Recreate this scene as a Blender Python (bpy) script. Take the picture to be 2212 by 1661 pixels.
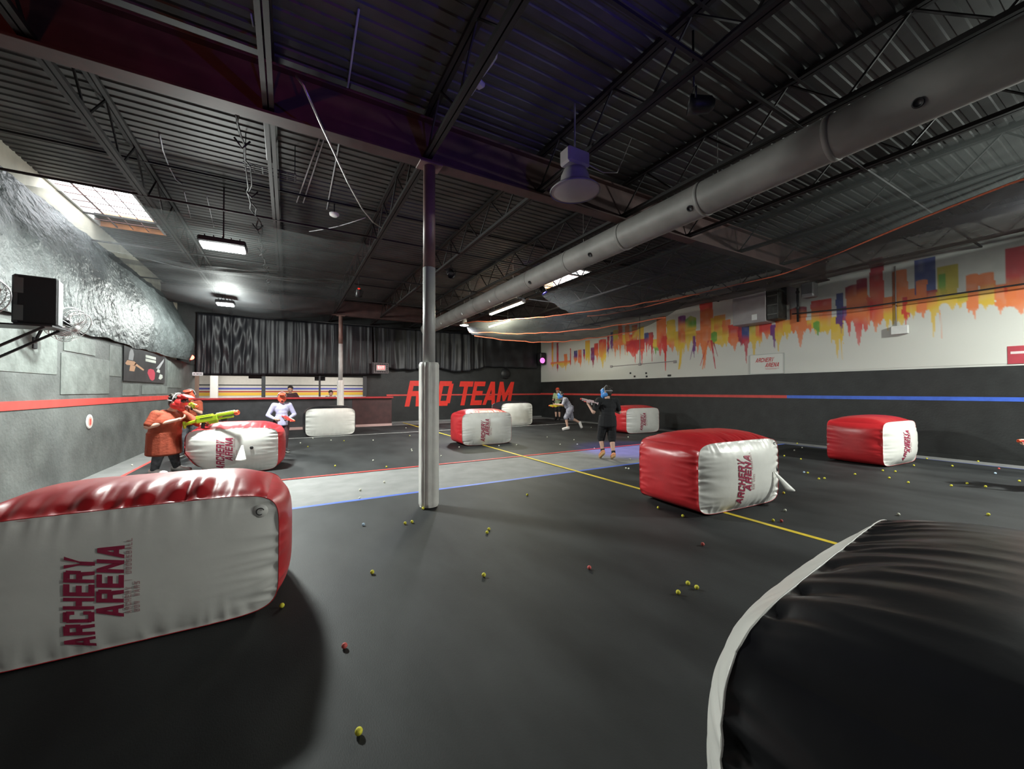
import bpy, bmesh, math, random
import numpy as np
from mathutils import Vector, Matrix, Quaternion
from mathutils import noise as mnoise

for o in list(bpy.data.objects):
    bpy.data.objects.remove(o)
sc = bpy.context.scene
COL = sc.collection
R = math.radians
rnd = random.Random(7)

# ------------------------------------------------------------------ camera
FPX, YAW, PIT, ROL = 845.15, .51995, .015451, -.001703
_cy, _sy, _cp, _sp = math.cos(YAW), math.sin(YAW), math.cos(PIT), math.sin(PIT)
CF = Vector((_sy*_cp, _cy*_cp, _sp)); CR = Vector((_cy, -_sy, 0)); CU = CR.cross(CF)
_c, _s = math.cos(ROL), math.sin(ROL)
CR, CU = CR*_c + CU*_s, CU*_c - CR*_s
EYE = Vector((0, 0, 1.5))
cam = bpy.data.cameras.new('camera'); co = bpy.data.objects.new('camera', cam); COL.objects.link(co)
cam.sensor_fit = 'HORIZONTAL'; cam.sensor_width = 36; cam.lens = FPX/2212*36; cam.clip_start = .05; cam.clip_end = 200
M = Matrix((( CR.x, CU.x, -CF.x, EYE.x), (CR.y, CU.y, -CF.y, EYE.y), (CR.z, CU.z, -CF.z, EYE.z), (0, 0, 0, 1)))
co.matrix_world = M
sc.camera = co

def on(px, py, ax, v):
    "the place on the plane axis=v (a wall, the floor) that the photograph shows at a pixel"
    d = CF + CR*((px-1106)/FPX) + CU*((830.5-py)/FPX)
    return EYE + d*((v-EYE[ax])/d[ax])

# ------------------------------------------------------------------ world, exposure, lamps' light
sc.view_settings.view_transform = 'Standard'; sc.view_settings.look = 'None'
sc.view_settings.gamma = 1; sc.view_settings.use_curve_mapping = False
sc.view_settings.exposure = 1.3
w = bpy.data.worlds.new('world'); sc.world = w; w.use_nodes = True
w.node_tree.nodes['Background'].inputs[0].default_value = (.55, .65, .9, 1)
w.node_tree.nodes['Background'].inputs[1].default_value = .05

def light(kind, name, loc, power, color, target=None, size=.3, size_y=None, spot=60, blend=.5):
    l = bpy.data.lights.new(name, kind); o = bpy.data.objects.new(name, l); COL.objects.link(o)
    o.location = loc; l.energy = power; l.color = color
    if kind == 'AREA':
        l.size = size
        if size_y: l.shape = 'RECTANGLE'; l.size_y = size_y
        else: l.shape = 'DISK'
    elif kind == 'SPOT':
        l.spot_size = R(spot); l.spot_blend = blend; l.shadow_soft_size = size
    else: l.shadow_soft_size = size
    if target is not None:
        o.rotation_euler = (Vector(target)-Vector(loc)).to_track_quat('-Z', 'Y').to_euler()
    return o

LAMP_L = (-1.0, 8.45, 4.02); LAMP_L2 = (-1.62, 14.2, 4.05); LAMP_F = (5.85, 13.9, 4.0)
LAMP_R = (10.2, -1.3, 4.35); LAMP_R2 = (8.95, .45, 4.5); TUBE = (6.6, 11.95, 4.36)
COOL = (.93, 1.0, .95)
light('AREA', 'flood_light', (LAMP_L[0], LAMP_L[1], LAMP_L[2]-.06), 240, COOL, (LAMP_L[0]+.6, LAMP_L[1]-.8, 0), size=.5, size_y=.3)
light('POINT', 'flood_glow', (LAMP_L[0], LAMP_L[1], LAMP_L[2]-.3), 70, COOL, size=.2)
light('POINT', 'back_flood_light', (LAMP_L2[0], LAMP_L2[1], LAMP_L2[2]-.2), 230, COOL, size=.2)
light('AREA', 'far_bay_light', (LAMP_F[0], LAMP_F[1], LAMP_F[2]-.08), 120, (.97, .98, 1), (LAMP_F[0], LAMP_F[1], 0), size=.4)
light('AREA', 'wall_side_light', (LAMP_R[0], LAMP_R[1], LAMP_R[2]-.1), 600, (.95, 1, .93), (LAMP_R[0]-.6, LAMP_R[1]+.9, 0), size=.45, size_y=.3)
light('AREA', 'rear_fill_light', (6.2, -3.4, 4.2), 40, (.97, 1, .96), (6.0, -2.5, 0), size=.5)  # unseen fill lamp, added to brighten the sides facing the camera
light('AREA', 'rear_fill_light', (-.6, -3.8, 4.2), 12, (.97, 1, .96), (-.4, -3, 0), size=.5)  # weaker added fill on the left, also out of view
light('POINT', 'net_bay_light', (LAMP_R2[0], LAMP_R2[1], LAMP_R2[2]-.15), 80, (.9, 1, .93), size=.18)
light('AREA', 'tube_light', (TUBE[0], TUBE[1], TUBE[2]-.1), 130, (1, .98, .72), (TUBE[0], TUBE[1], 0), size=.12, size_y=2.3)
light('AREA', 'lobby_light', (-2.2, 21.4, 2.95), 70, (1, .96, .9), (-2.2, 21.4, 0), size=2.0, size_y=2.0)
light('AREA', 'lobby_light', (2.2, 21.4, 2.95), 70, (1, .96, .9), (2.2, 21.4, 0), size=2.0, size_y=2.0)
light('SPOT', 'blue_can_light', (6.22, 9.0, 4.2), 620, (.14, .08, 1), (7.75, 7.3, 0), size=.06, spot=42, blend=.8)
light('SPOT', 'added_blue_haze', (2.3, -.9, 2.7), 330, (.16, .09, 1), (1.5, 3.0, 5.0), size=.08, spot=62, blend=1)  # added unseen light standing in for blue lens haze on the ceiling
light('SPOT', 'added_red_haze', (-2.4, -4.3, 2.85), 420, (1, .1, .05), (-2.0, 3.4, 5.0), size=.08, spot=50, blend=1)  # added too: imitates the red haze at the upper left
light('SPOT', 'red_can_light', (1.8, 12.2, 4.28), 60, (1, .06, .03), (2.2, 16.8, 1.2), size=.06, spot=70, blend=.9)
light('SPOT', 'red_wall_light', (-2.85, 17.2, 2.65), 14, (1, .06, .03), (0, 14, .6), size=.05, spot=90, blend=.9)

# ------------------------------------------------------------------ materials
MATS = {}
def mat(name, col, rough=.6, metal=0., var=0., scale=8., bump=0., bscale=40., spec=.5, emit=None, estr=1., stretch=None, coat=0., col2=None, alpha=1., detail=4.):
    if name in MATS: return MATS[name]
    m = bpy.data.materials.new(name); m.use_nodes = True; MATS[name] = m
    nt = m.node_tree; b = nt.nodes['Principled BSDF']
    b.inputs['Base Color'].default_value = (*col, 1); b.inputs['Roughness'].default_value = rough
    b.inputs['Metallic'].default_value = metal; b.inputs['Specular IOR Level'].default_value = spec
    if coat: b.inputs['Coat Weight'].default_value = coat; b.inputs['Coat Roughness'].default_value = .15
    if alpha < 1: b.inputs['Alpha'].default_value = alpha
    if var or bump or col2:
        tc = nt.nodes.new('ShaderNodeTexCoord'); mp = nt.nodes.new('ShaderNodeMapping')
        nt.links.new(tc.outputs['Object'], mp.inputs[0])
        if stretch: mp.inputs['Scale'].default_value = stretch
    if var or col2:
        n = nt.nodes.new('ShaderNodeTexNoise'); n.inputs['Scale'].default_value = scale; n.inputs['Detail'].default_value = detail
        nt.links.new(mp.outputs[0], n.inputs['Vector'])
        r = nt.nodes.new('ShaderNodeValToRGB')
        r.color_ramp.elements[0].position = .32; r.color_ramp.elements[1].position = .68
        c1 = tuple(max(0, c*(1-var)) for c in col); c2 = col2 or tuple(min(1, c*(1+var)) for c in col)
        r.color_ramp.elements[0].color = (*c1, 1); r.color_ramp.elements[1].color = (*c2, 1)
        nt.links.new(n.outputs['Fac'], r.inputs[0]); nt.links.new(r.outputs[0], b.inputs['Base Color'])
    if bump:
        n2 = nt.nodes.new('ShaderNodeTexNoise'); n2.inputs['Scale'].default_value = bscale; n2.inputs['Detail'].default_value = 5
        nt.links.new(mp.outputs[0], n2.inputs['Vector'])
        bp = nt.nodes.new('ShaderNodeBump'); bp.inputs['Strength'].default_value = bump; bp.inputs['Distance'].default_value = .05 if bump >= 1 else .02
        nt.links.new(n2.outputs['Fac'], bp.inputs['Height']); nt.links.new(bp.outputs[0], b.inputs['Normal'])
    if emit:
        b.inputs['Emission Color'].default_value = (*emit, 1); b.inputs['Emission Strength'].default_value = estr
    return m

def attr_mat(name, rough=.7):
    m = bpy.data.materials.new(name); m.use_nodes = True; nt = m.node_tree; b = nt.nodes['Principled BSDF']
    a = nt.nodes.new('ShaderNodeVertexColor'); a.layer_name = 'paint'
    nt.links.new(a.outputs['Color'], b.inputs['Base Color']); b.inputs['Roughness'].default_value = rough
    tc = nt.nodes.new('ShaderNodeTexCoord'); n = nt.nodes.new('ShaderNodeTexNoise'); n.inputs['Scale'].default_value = 30
    nt.links.new(tc.outputs['Object'], n.inputs['Vector'])
    bp = nt.nodes.new('ShaderNodeBump'); bp.inputs['Strength'].default_value = .15; bp.inputs['Distance'].default_value = .01
    nt.links.new(n.outputs['Fac'], bp.inputs['Height']); nt.links.new(bp.outputs[0], b.inputs['Normal'])
    return m

def net_mat(name, col, cover):
    m = bpy.data.materials.new(name); m.use_nodes = True; nt = m.node_tree; b = nt.nodes['Principled BSDF']
    b.inputs['Base Color'].default_value = (*col, 1); b.inputs['Roughness'].default_value = .7
    tl = nt.nodes.new('ShaderNodeBsdfTranslucent'); tl.inputs[0].default_value = (*[min(1, c*1.6) for c in col], 1)
    m1 = nt.nodes.new('ShaderNodeMixShader'); m1.inputs[0].default_value = .3
    nt.links.new(b.outputs[0], m1.inputs[1]); nt.links.new(tl.outputs[0], m1.inputs[2])
    tr = nt.nodes.new('ShaderNodeBsdfTransparent'); m2 = nt.nodes.new('ShaderNodeMixShader')
    tc = nt.nodes.new('ShaderNodeTexCoord'); n = nt.nodes.new('ShaderNodeTexNoise'); n.inputs['Scale'].default_value = 2.2; n.inputs['Detail'].default_value = 3
    nt.links.new(tc.outputs['Object'], n.inputs['Vector'])
    mr = nt.nodes.new('ShaderNodeMapRange'); mr.inputs['To Min'].default_value = cover-.16; mr.inputs['To Max'].default_value = cover+.16
    nt.links.new(n.outputs['Fac'], mr.inputs['Value']); nt.links.new(mr.outputs[0], m2.inputs[0])
    nt.links.new(tr.outputs[0], m2.inputs[1]); nt.links.new(m1.outputs[0], m2.inputs[2])
    nt.links.new(m2.outputs[0], nt.nodes['Material Output'].inputs[0])
    return m

RUBBER = mat('black_rubber', (.0095, .011, .0125), .66, spec=.4, var=.5, scale=1.9, bump=.1, bscale=160, col2=(.025, .027, .028), stretch=(1, .45, 1), detail=8)
CONC = mat('grey_concrete', (.18, .18, .177), .75, var=.14, scale=3, bump=.15, bscale=60, detail=8)
RED_T = mat('red_tape', (.62, .06, .05), .55, var=.1, scale=6)
BLUE_T = mat('blue_tape', (.07, .14, .55), .55, var=.1, scale=6)
YEL_T = mat('yellow_tape', (.68, .5, .03), .55, var=.1, scale=6)
WHT_T = mat('white_tape', (.66, .65, .62), .6, var=.12, scale=6)
BLKWALL = mat('black_wall_paint', (.017, .018, .018), .55, var=.3, scale=3, bump=.2, bscale=25)
GREYWALL = mat('grey_black_wall', (.105, .112, .108), .62, var=.28, scale=2.2, bump=.35, bscale=18, detail=8)
PATCH = mat('patched_wall', (.15, .165, .155), .62, var=.22, scale=5, bump=.35, bscale=16, detail=8)
CREAM = mat('cream_block_wall', (.55, .52, .42), .8, var=.1, scale=4)
WHITEWALL = mat('white_wall_paint', (.62, .62, .58), .7, var=.06, scale=2, bump=.1, bscale=30)
DECK = mat('dark_deck_metal', (.048, .046, .044), .6, metal=.0, var=.3, scale=2)
JOIST = mat('joist_paint', (.008, .006, .006), .6, var=.2, scale=5)
GIRDER = mat('red_primer_steel', (.06, .027, .024), .6, var=.25, scale=4)
DUCT = mat('grey_duct_paint', (.25, .24, .225), .55, metal=.05, var=.16, scale=2.5, bump=.1, bscale=12)
POLEGREY = mat('grey_pole_paint', (.42, .42, .41), .45, var=.1, scale=5)
PRIMER = mat('primer_pole_paint', (.17, .1, .085), .5, var=.2, scale=5)
PADW = mat('white_vinyl_pad', (.68, .67, .63), .4, var=.08, scale=5, bump=.2, bscale=14)
VWHITE = mat('white_vinyl', (.72, .71, .67), .36, var=.04, scale=4, bump=.06, bscale=14)
VRED = mat('red_vinyl', (.5, .022, .028), .34, var=.1, scale=4, bump=.06, bscale=14)
VBLACK = mat('black_vinyl', (.016, .016, .018), .3, var=.1, scale=4, bump=.06, bscale=14)
PRINT = mat('maroon_print', (.33, .025, .07), .5, var=.15, scale=20)
PRINTL = mat('faded_print', (.5, .33, .33), .5)
CURT = mat('black_satin_curtain', (.012, .0125, .016), .48, var=.2, scale=3, bump=.2, bscale=9, spec=.5)
SHEET = mat('black_plastic_sheet', (.058, .066, .066), .5, var=.35, scale=3, bump=1., bscale=11, detail=8, spec=.5)
BLKP = mat('black_plastic', (.015, .015, .017), .45, var=.1, scale=8)
GREYP = mat('grey_metal_case', (.3, .27, .27), .5, var=.08, scale=4)
STEEL = mat('bright_steel', (.5, .5, .48), .35, metal=.8, var=.1, scale=10)
WHITEP = mat('white_plastic', (.7, .7, .68), .45, var=.05, scale=10)
ROPE = mat('orange_rope', (.8, .2, .1), .7, var=.15, scale=30)
NET = net_mat('black_netting', (.085, .092, .09), .5)
NETD = net_mat('dense_black_netting', (.05, .053, .056), .66); NETB = net_mat('folded_black_netting', (.03, .03, .034), .8); NETT = net_mat('thin_black_netting', (.04, .042, .044), .42)
SKIN = mat('skin', (.55, .33, .25), .55, var=.06, scale=9)
HAIR = mat('dark_hair', (.02, .014, .01), .6, var=.3, scale=40, bump=.5, bscale=60)
WOOD = mat('orange_wood_curb', (.78, .3, .1), .6, var=.2, scale=6)
LAMPW = mat('lit_lamp', (1, 1, 1), .5, emit=(.95, 1, .97), estr=22)
LAMPD = mat('fill_lamp_lens', (1, 1, 1), .5, emit=(.95, 1, .97), estr=3.5)  # weak glow for the added rear fill lamps
TUBEW = mat('lit_tube', (1, 1, 1), .5, emit=(1, .97, .7), estr=14)
SKYP = mat('skylight_sky', (1, 1, 1), .5, emit=(.9, .95, 1), estr=7)
BLUEL = mat('blue_lens', (.1, .1, 1), .3, emit=(.12, .1, 1), estr=18)
REDL = mat('red_lens', (1, .05, .03), .3, emit=(1, .05, .03), estr=9)

# ------------------------------------------------------------------ mesh helpers
class MB:
    def __init__(s): s.v = []; s.f = []
    def add(s, vs, fs):
        k = len(s.v); s.v += [tuple(v) for v in vs]; s.f += [tuple(i+k for i in f) for f in fs]; return s
    def box(s, c, d, rot=None, bev=0.):
        x, y, z = d[0]/2, d[1]/2, d[2]/2; c = Vector(c)
        if bev:
            b = min(bev, x*.9, y*.9, z*.9); vs = []; ix = {}
            for sx in (-1, 1):
                for sy in (-1, 1):
                    for sz in (-1, 1):
                        for a, p in enumerate(((x, y-b, z-b), (x-b, y, z-b), (x-b, y-b, z))):
                            ix[(sx, sy, sz, a)] = len(vs); vs.append(Vector((sx*p[0], sy*p[1], sz*p[2])))
            fs = []
            for sg in (-1, 1):
                fs.append([ix[(sg, a, b_, 0)] for a, b_ in ((-1, -1), (1, -1), (1, 1), (-1, 1))][::sg])
                fs.append([ix[(a, sg, b_, 1)] for a, b_ in ((-1, -1), (-1, 1), (1, 1), (1, -1))][::sg])
                fs.append([ix[(a, b_, sg, 2)] for a, b_ in ((-1, -1), (1, -1), (1, 1), (-1, 1))][::sg])
                for t in (-1, 1):
                    fs.append([ix[(sg, t, -1, 0)], ix[(sg, t, 1, 0)], ix[(sg, t, 1, 1)], ix[(sg, t, -1, 1)]])
                    fs.append([ix[(sg, -1, t, 0)], ix[(sg, 1, t, 0)], ix[(sg, 1, t, 2)], ix[(sg, -1, t, 2)]])
                    fs.append([ix[(-1, sg, t, 1)], ix[(1, sg, t, 1)], ix[(1, sg, t, 2)], ix[(-1, sg, t, 2)]])
                    for u in (-1, 1): fs.append([ix[(sg, t, u, 0)], ix[(sg, t, u, 1)], ix[(sg, t, u, 2)]])
        else:
            vs = [Vector((a*x, b*y, e*z)) for a in (-1, 1) for b in (-1, 1) for e in (-1, 1)]
            fs = [(0, 1, 3, 2), (4, 6, 7, 5), (0, 4, 5, 1), (2, 3, 7, 6), (0, 2, 6, 4), (1, 5, 7, 3)]
        if rot is not None: vs = [rot @ v for v in vs]
        return s.add([v+c for v in vs], fs)
    def bar(s, a, b, wd, ht, up=(0, 0, 1), bev=0.):
        a, b = Vector(a), Vector(b); d = b-a; L = d.length; y = d.normalized(); x = y.cross(Vector(up))
        if x.length < 1e-4: x = y.cross(Vector((1, 0, 0)))
        x.normalize(); z = x.cross(y)
        return s.box((a+b)/2, (wd, L, ht), Matrix((x, y, z)).transposed(), bev)
    def cyl(s, a, b, r0, r1=None, n=12, cap=True):
        a, b = Vector(a), Vector(b); r1 = r0 if r1 is None else r1; d = (b-a).normalized()
        x = d.orthogonal().normalized(); y = d.cross(x); vs = []
        for p, r in ((a, r0), (b, r1)):
            vs += [p + x*(r*math.cos(2*math.pi*i/n)) + y*(r*math.sin(2*math.pi*i/n)) for i in range(n)]
        fs = [(i, (i+1) % n, n+(i+1) % n, n+i) for i in range(n)]
        if cap: fs += [tuple(range(n))[::-1], tuple(range(n, 2*n))]
        return s.add(vs, fs)
    def tube(s, pts, r, n=6):
        pts = [Vector(p) for p in pts]; vs = []; x = None
        for i, p in enumerate(pts):
            d = (pts[min(i+1, len(pts)-1)] - pts[max(i-1, 0)]).normalized()
            x = d.orthogonal().normalized() if x is None else (x - d*x.dot(d)).normalized()
            y = d.cross(x); rr = r[i] if isinstance(r, (list, tuple)) else r
            vs += [p + x*(rr*math.cos(2*math.pi*k/n)) + y*(rr*math.sin(2*math.pi*k/n)) for k in range(n)]
        fs = []
        for i in range(len(pts)-1):
            fs += [(i*n+k, i*n+(k+1) % n, (i+1)*n+(k+1) % n, (i+1)*n+k) for k in range(n)]
        fs += [tuple(range(n))[::-1], tuple(range((len(pts)-1)*n, len(pts)*n))]
        return s.add(vs, fs)
    def lathe(s, prof, c=(0, 0, 0), n=32, ax=None):
        "prof: list of (radius, height); axis z, or ax"
        c = Vector(c); q = Vector((0, 0, 1)).rotation_difference(Vector(ax)) if ax is not None else Quaternion(); vs = []
        for r, h in prof: vs += [c + q @ Vector((r*math.cos(2*math.pi*i/n), r*math.sin(2*math.pi*i/n), h)) for i in range(n)]
        fs = []
        for j in range(len(prof)-1): fs += [(j*n+i, j*n+(i+1) % n, (j+1)*n+(i+1) % n, (j+1)*n+i) for i in range(n)]
        return s.add(vs, fs)
    def ball(s, c, r, n=10, m=7, rot=None):
        r = (r, r, r) if not isinstance(r, (tuple, list)) else r; c = Vector(c); vs = []
        for j in range(m+1):
            t = math.pi*j/m
            vs += [Vector((r[0]*math.sin(t)*math.cos(2*math.pi*i/n), r[1]*math.sin(t)*math.sin(2*math.pi*i/n), r[2]*math.cos(t))) for i in range(n)]
        if rot is not None: vs = [rot @ v for v in vs]
        return s.add([v+c for v in vs], [(j*n+i, (j+1)*n+i, (j+1)*n+(i+1) % n, j*n+(i+1) % n) for j in range(m) for i in range(n)])
    def grid(s, fn, nu, nv):
        vs = [fn(i/nu, j/nv) for i in range(nu+1) for j in range(nv+1)]
        return s.add(vs, [(i*(nv+1)+j, (i+1)*(nv+1)+j, (i+1)*(nv+1)+j+1, i*(nv+1)+j+1) for i in range(nu) for j in range(nv)])
    def build(s, name, m, parent=None, smooth=False, label=None, kind=None):
        me = bpy.data.meshes.new(name); me.from_pydata(s.v, [], s.f); me.materials.append(m)
        if smooth: me.polygons.foreach_set('use_smooth', [True]*len(me.polygons))
        me.update()
        return link(name, me, parent, label, kind)

def link(name, me, parent=None, label=None, kind=None):
    o = bpy.data.objects.new(name, me); COL.objects.link(o)
    if parent is not None: o.parent = parent
    if label: o['label'] = label
    if kind: o['kind'] = kind
    return o

def fix_normals(o):
    bm = bmesh.new(); bm.from_mesh(o.data); bmesh.ops.recalc_face_normals(bm, faces=bm.faces); bm.to_mesh(o.data); bm.free(); return o

def thing(name, label, cat, loc=(0, 0, 0), rotz=0., group=None):
    o = bpy.data.objects.new(name, None); COL.objects.link(o); o.empty_display_size = .1
    o.location = loc; o.rotation_euler = (0, 0, rotz); o['label'] = label; o['category'] = cat
    if group: o['group'] = group
    return o
def tag(o, label, cat, group=None):
    o['label'] = label; o['category'] = cat
    if group: o['group'] = group
    return o
def struct(o, label=None):
    o['kind'] = 'structure'
    if label: o['label'] = label
    return o
def nz(*a): return mnoise.noise(Vector(a if len(a) == 3 else (*a, 0.)))

def solid(o, t):
    md = o.modifiers.new('thickness', 'SOLIDIFY'); md.thickness = t; md.offset = 0; return o

# ------------------------------------------------------------------ lettering: block glyphs as convex quads in a 1 x 1 cell
def bars(*r): return [[(a, b), (c, b), (c, d), (a, d)] for a, b, c, d in r]
GL = {
 'A': [[(0, 0), (.27, 0), (.62, 1), (.33, 1)], [(1, 0), (.73, 0), (.38, 1), (.67, 1)], [(.2, .2), (.8, .2), (.74, .4), (.26, .4)]],
 'R': bars((0, 0, .3, 1), (.3, .8, .85, 1), (.3, .4, .85, .6), (.7, .45, 1, .93)) + [[(.7, 0), (1, 0), (.9, .45), (.58, .45)]],
 'C': bars((0, .1, .3, .9), (.08, .8, .92, 1), (.08, 0, .92, .2), (.7, .1, 1, .36), (.7, .64, 1, .9)),
 'H': bars((0, 0, .3, 1), (.7, 0, 1, 1), (.3, .4, .7, .6)),
 'E': bars((0, 0, .32, 1), (.32, 0, 1, .2), (.32, .8, 1, 1), (.32, .41, .9, .6)),
 'Y': [[(.34, 0), (.66, 0), (.66, .5), (.34, .5)], [(.34, .5), (.5, .38), (.28, 1), (0, 1)], [(.66, .5), (.5, .38), (.72, 1), (1, 1)]],
 'N': bars((0, 0, .28, 1), (.72, 0, 1, 1)) + [[(.28, 1), (.28, .6), (.72, 0), (.72, .4)]],
 'T': bars((.35, 0, .65, 1), (0, .78, 1, 1)),
 'D': bars((0, 0, .3, 1), (.3, .8, .86, 1), (.3, 0, .86, .2), (.7, .1, 1, .9)),
 'M': bars((0, 0, .24, 1), (.76, 0, 1, 1)) + [[(.24, 1), (.24, .55), (.5, 0), (.5, .5)], [(.76, 1), (.76, .55), (.5, 0), (.5, .5)]],
 'X': [[(0, 0), (.32, 0), (1, 1), (.68, 1)], [(1, 0), (.68, 0), (0, 1), (.32, 1)]],
 'I': bars((.3, 0, .7, 1)),
 'B': bars((0, 0, .3, 1), (.3, .8, .88, 1), (.3, .41, .88, .59), (.3, 0, .88, .2), (.72, .08, 1, .47), (.72, .53, 1, .92)),
 'O': bars((0, .08, .3, .92), (.7, .08, 1, .92), (.08, .8, .92, 1), (.08, 0, .92, .2)),
 'G': bars((0, .08, .3, .92), (.7, .08, 1, .5), (.5, .34, 1, .5), (.08, .8, .92, 1), (.08, 0, .92, .2)),
 'L': bars((0, 0, .3, 1), (.3, 0, 1, .2)),
 'W': [[(.05, 1), (.0, 1), (.18, 0), (.4, 0)], [(0, 1), (.24, 1), (.38, 0), (.18, 0)], [(.38, .9), (.5, .9), (.38, 0), (.2, 0)], [(.5, .9), (.62, .9), (.8, 0), (.62, 0)], [(.76, 1), (1, 1), (.82, 0), (.62, 0)]],
 'S': bars((.05, .8, 1, 1), (0, .5, .3, .95), (.1, .41, .9, .6), (.7, .06, 1, .5), (0, 0, .95, .2)),
 '|': bars((.42, -.1, .58, 1.1)), 'P': bars((0, 0, .3, 1), (.3, .8, .85, 1), (.3, .38, .85, .58), (.7, .43, 1, .95)),
 'V': [[(0, 1), (.3, 1), (.62, 0), (.38, 0)], [(1, 1), (.7, 1), (.38, 0), (.62, 0)]],
}
def text_quads(txt, height, adv, width, shear=.0, x0=0., y0=0.):
    out = []; x = x0
    for ch in txt:
        if ch in GL:
            for q in GL[ch]:
                out.append([(x + px*width + shear*py*height, y0 + py*height) for px, py in q])
        x += adv if ch not in 'I|' else adv
    return out
def print_text(mb, quads, fn0, sub=3, out=(0, -1, 0)):
    "fn maps flat text coordinates to a surface; overlapping strokes are layered a hair apart"
    for n, q in enumerate(quads):
        fn = lambda x, y: fn0(x, y) + Vector(out)*(.00035*(n % 7))
        a, b, c, d = [Vector((p[0], p[1], 0)) for p in q]
        def f(u, v): 
            p = (a*(1-u)+b*u)*(1-v) + (d*(1-u)+c*u)*v
            return fn(p.x, p.y)
        mb.grid(f, sub, sub)

# ================================================================== SETTING
XL, XR, YB, YR, ZD = -3.06, 12.7, 18.8, -7.5, 5.1
XLU = -3.6
# floor: bare concrete, black rubber mats laid on it
struct(MB().box(((XLU+XR)/2, (YR+YB)/2, -.06), (XR-XLU+.4, YB-YR+.2, .1)).build('floor', CONC), 'bare grey concrete floor')
FL = -.01   # top of the concrete; the mats' top is 0
def mat_slab(x0, x1, y0, y1, label):
    o = MB().box(((x0+x1)/2, (y0+y1)/2, -.005), (x1-x0, y1-y0, .0098), bev=.002).build('rubber_mat', RUBBER)
    return tag(o, label, 'floor mat')
mat_slab(-2.5, 12.0, YR+.1, 5.72, 'wide black rubber mat on the near half of the floor')
mat_slab(-2.5, 12.0, 7.72, 17.2, 'wide black rubber mat on the far half of the floor, under the white line')
def line(n, a, b, wd, m, z, label):
    a = Vector((a[0], a[1], z)); b = Vector((b[0], b[1], z))
    return struct(MB().bar(a, b, wd, .0016).build(f'trim_{n}', m), label)
line(1, (-2.55, 5.75), (12.05, 5.72), .075, BLUE_T, .0004, 'blue tape line across the floor')
line(2, (-2.55, 7.69), (12.05, 7.69), .075, RED_T, .0004, 'red tape line across the floor')
line(3, (4.65, 1.42), (4.70, 18.5), .065, YEL_T, .0022, 'yellow tape line down the middle of the floor')
line(4, (-2.5, 14.2), (12.0, 14.2), .055, WHT_T, .0004, 'white tape line across the far floor')
line(5, (-2.53, 7.72), (-2.53, 16.9), .06, RED_T, .0004, 'red tape line along the mat edge')
line(6, (12.02, YR+.3), (12.02, 5.72), .05, mat('dark_blue_tape', (.05, .07, .25), .6, var=.1), .0004, 'dark blue tape along the mat edge')

# left wall: lower furred-out wall, upper block wall
wl = struct(MB().box((XL-.1, (YR+YB)/2, 1.22), (.2, YB-YR, 2.54)).box(((XLU+XL)/2, (YR+YB)/2, 2.46), (XL-XLU, YB-YR, .06)).build('wall_left', GREYWALL), 'dark grey painted left wall')
struct(MB().box((XLU-.1, (YR+YB)/2, 3.8), (.2, YB-YR, 2.8)).build('trim_7', CREAM), 'cream upper block wall')
for (y0, y1, z0, z1) in ((8.72, 10.6, 1.45, 2.1), (10.63, 11.25, 1.8, 2.42), (11.35, 12.4, 1.4, 1.66), (12.6, 14.9, 1.42, 1.64), (7.0, 8.6, 1.75, 2.4), (14.9, 16.6, 1.6, 2.4), (8.8, 9.95, 2.14, 2.42)):
    MB().box((XL+.003, (y0+y1)/2, (z0+z1)/2), (.010+.0022*(int(y0*10) % 7), y1-y0, z1-z0), bev=.003).build('wall_panel', PATCH, wl)
MB().box((XL+.006, (YR+17.2)/2, 1.315), (.01, 17.2-YR, .115)).build('wall_stripe', RED_T, wl, label='red painted stripe')
# right wall
wr = struct(MB().box((XR+.1, (YR+YB)/2, 2.55), (.2, YB-YR, 5.3)).build('wall_right', WHITEWALL), 'white right wall above a black lower half')
MB().box((XR-.004, (YR+YB)/2, .985), (.016, YB-YR, 2.0)).build('lower_panel', BLKWALL, wr, label='black painted lower half')
MB().box((XR-.014, (5.95+YB)/2, 1.305), (.008, YB-5.95, .085)).build('wall_stripe', RED_T, wr, label='red painted stripe')
MB().box((XR-.014, (5.95+YR)/2, 1.305), (.008, 5.95-YR, .085)).build('wall_stripe', mat('blue_stripe', (.05, .13, .6), .5, var=.1), wr, label='blue painted stripe')
# back wall with the opening to the lobby
wb = struct(MB().box(((3.1+XR)/2, YB+.1, 2.55), (XR-3.1+.0, .2, 5.3)).box(((XLU-.2+3.1)/2, YB+.1, 3.65), (3.1-XLU+.2, .2, 3.1))
            .box(((XLU-.2+3.1)/2, YB+.1, .55), (3.1-XLU+.2, .2, 1.22)).box(((XLU-.2-3.25)/2, YB+.1, 1.6), (.55, .2, 1.2)).build('wall_back', BLKWALL), 'black back wall with a long opening')
MB().box(((4.0+XR)/2, YB-.004, 1.29), (XR-4.0, .012, .075)).build('wall_stripe', RED_T, wb, label='red painted stripe')
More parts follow.
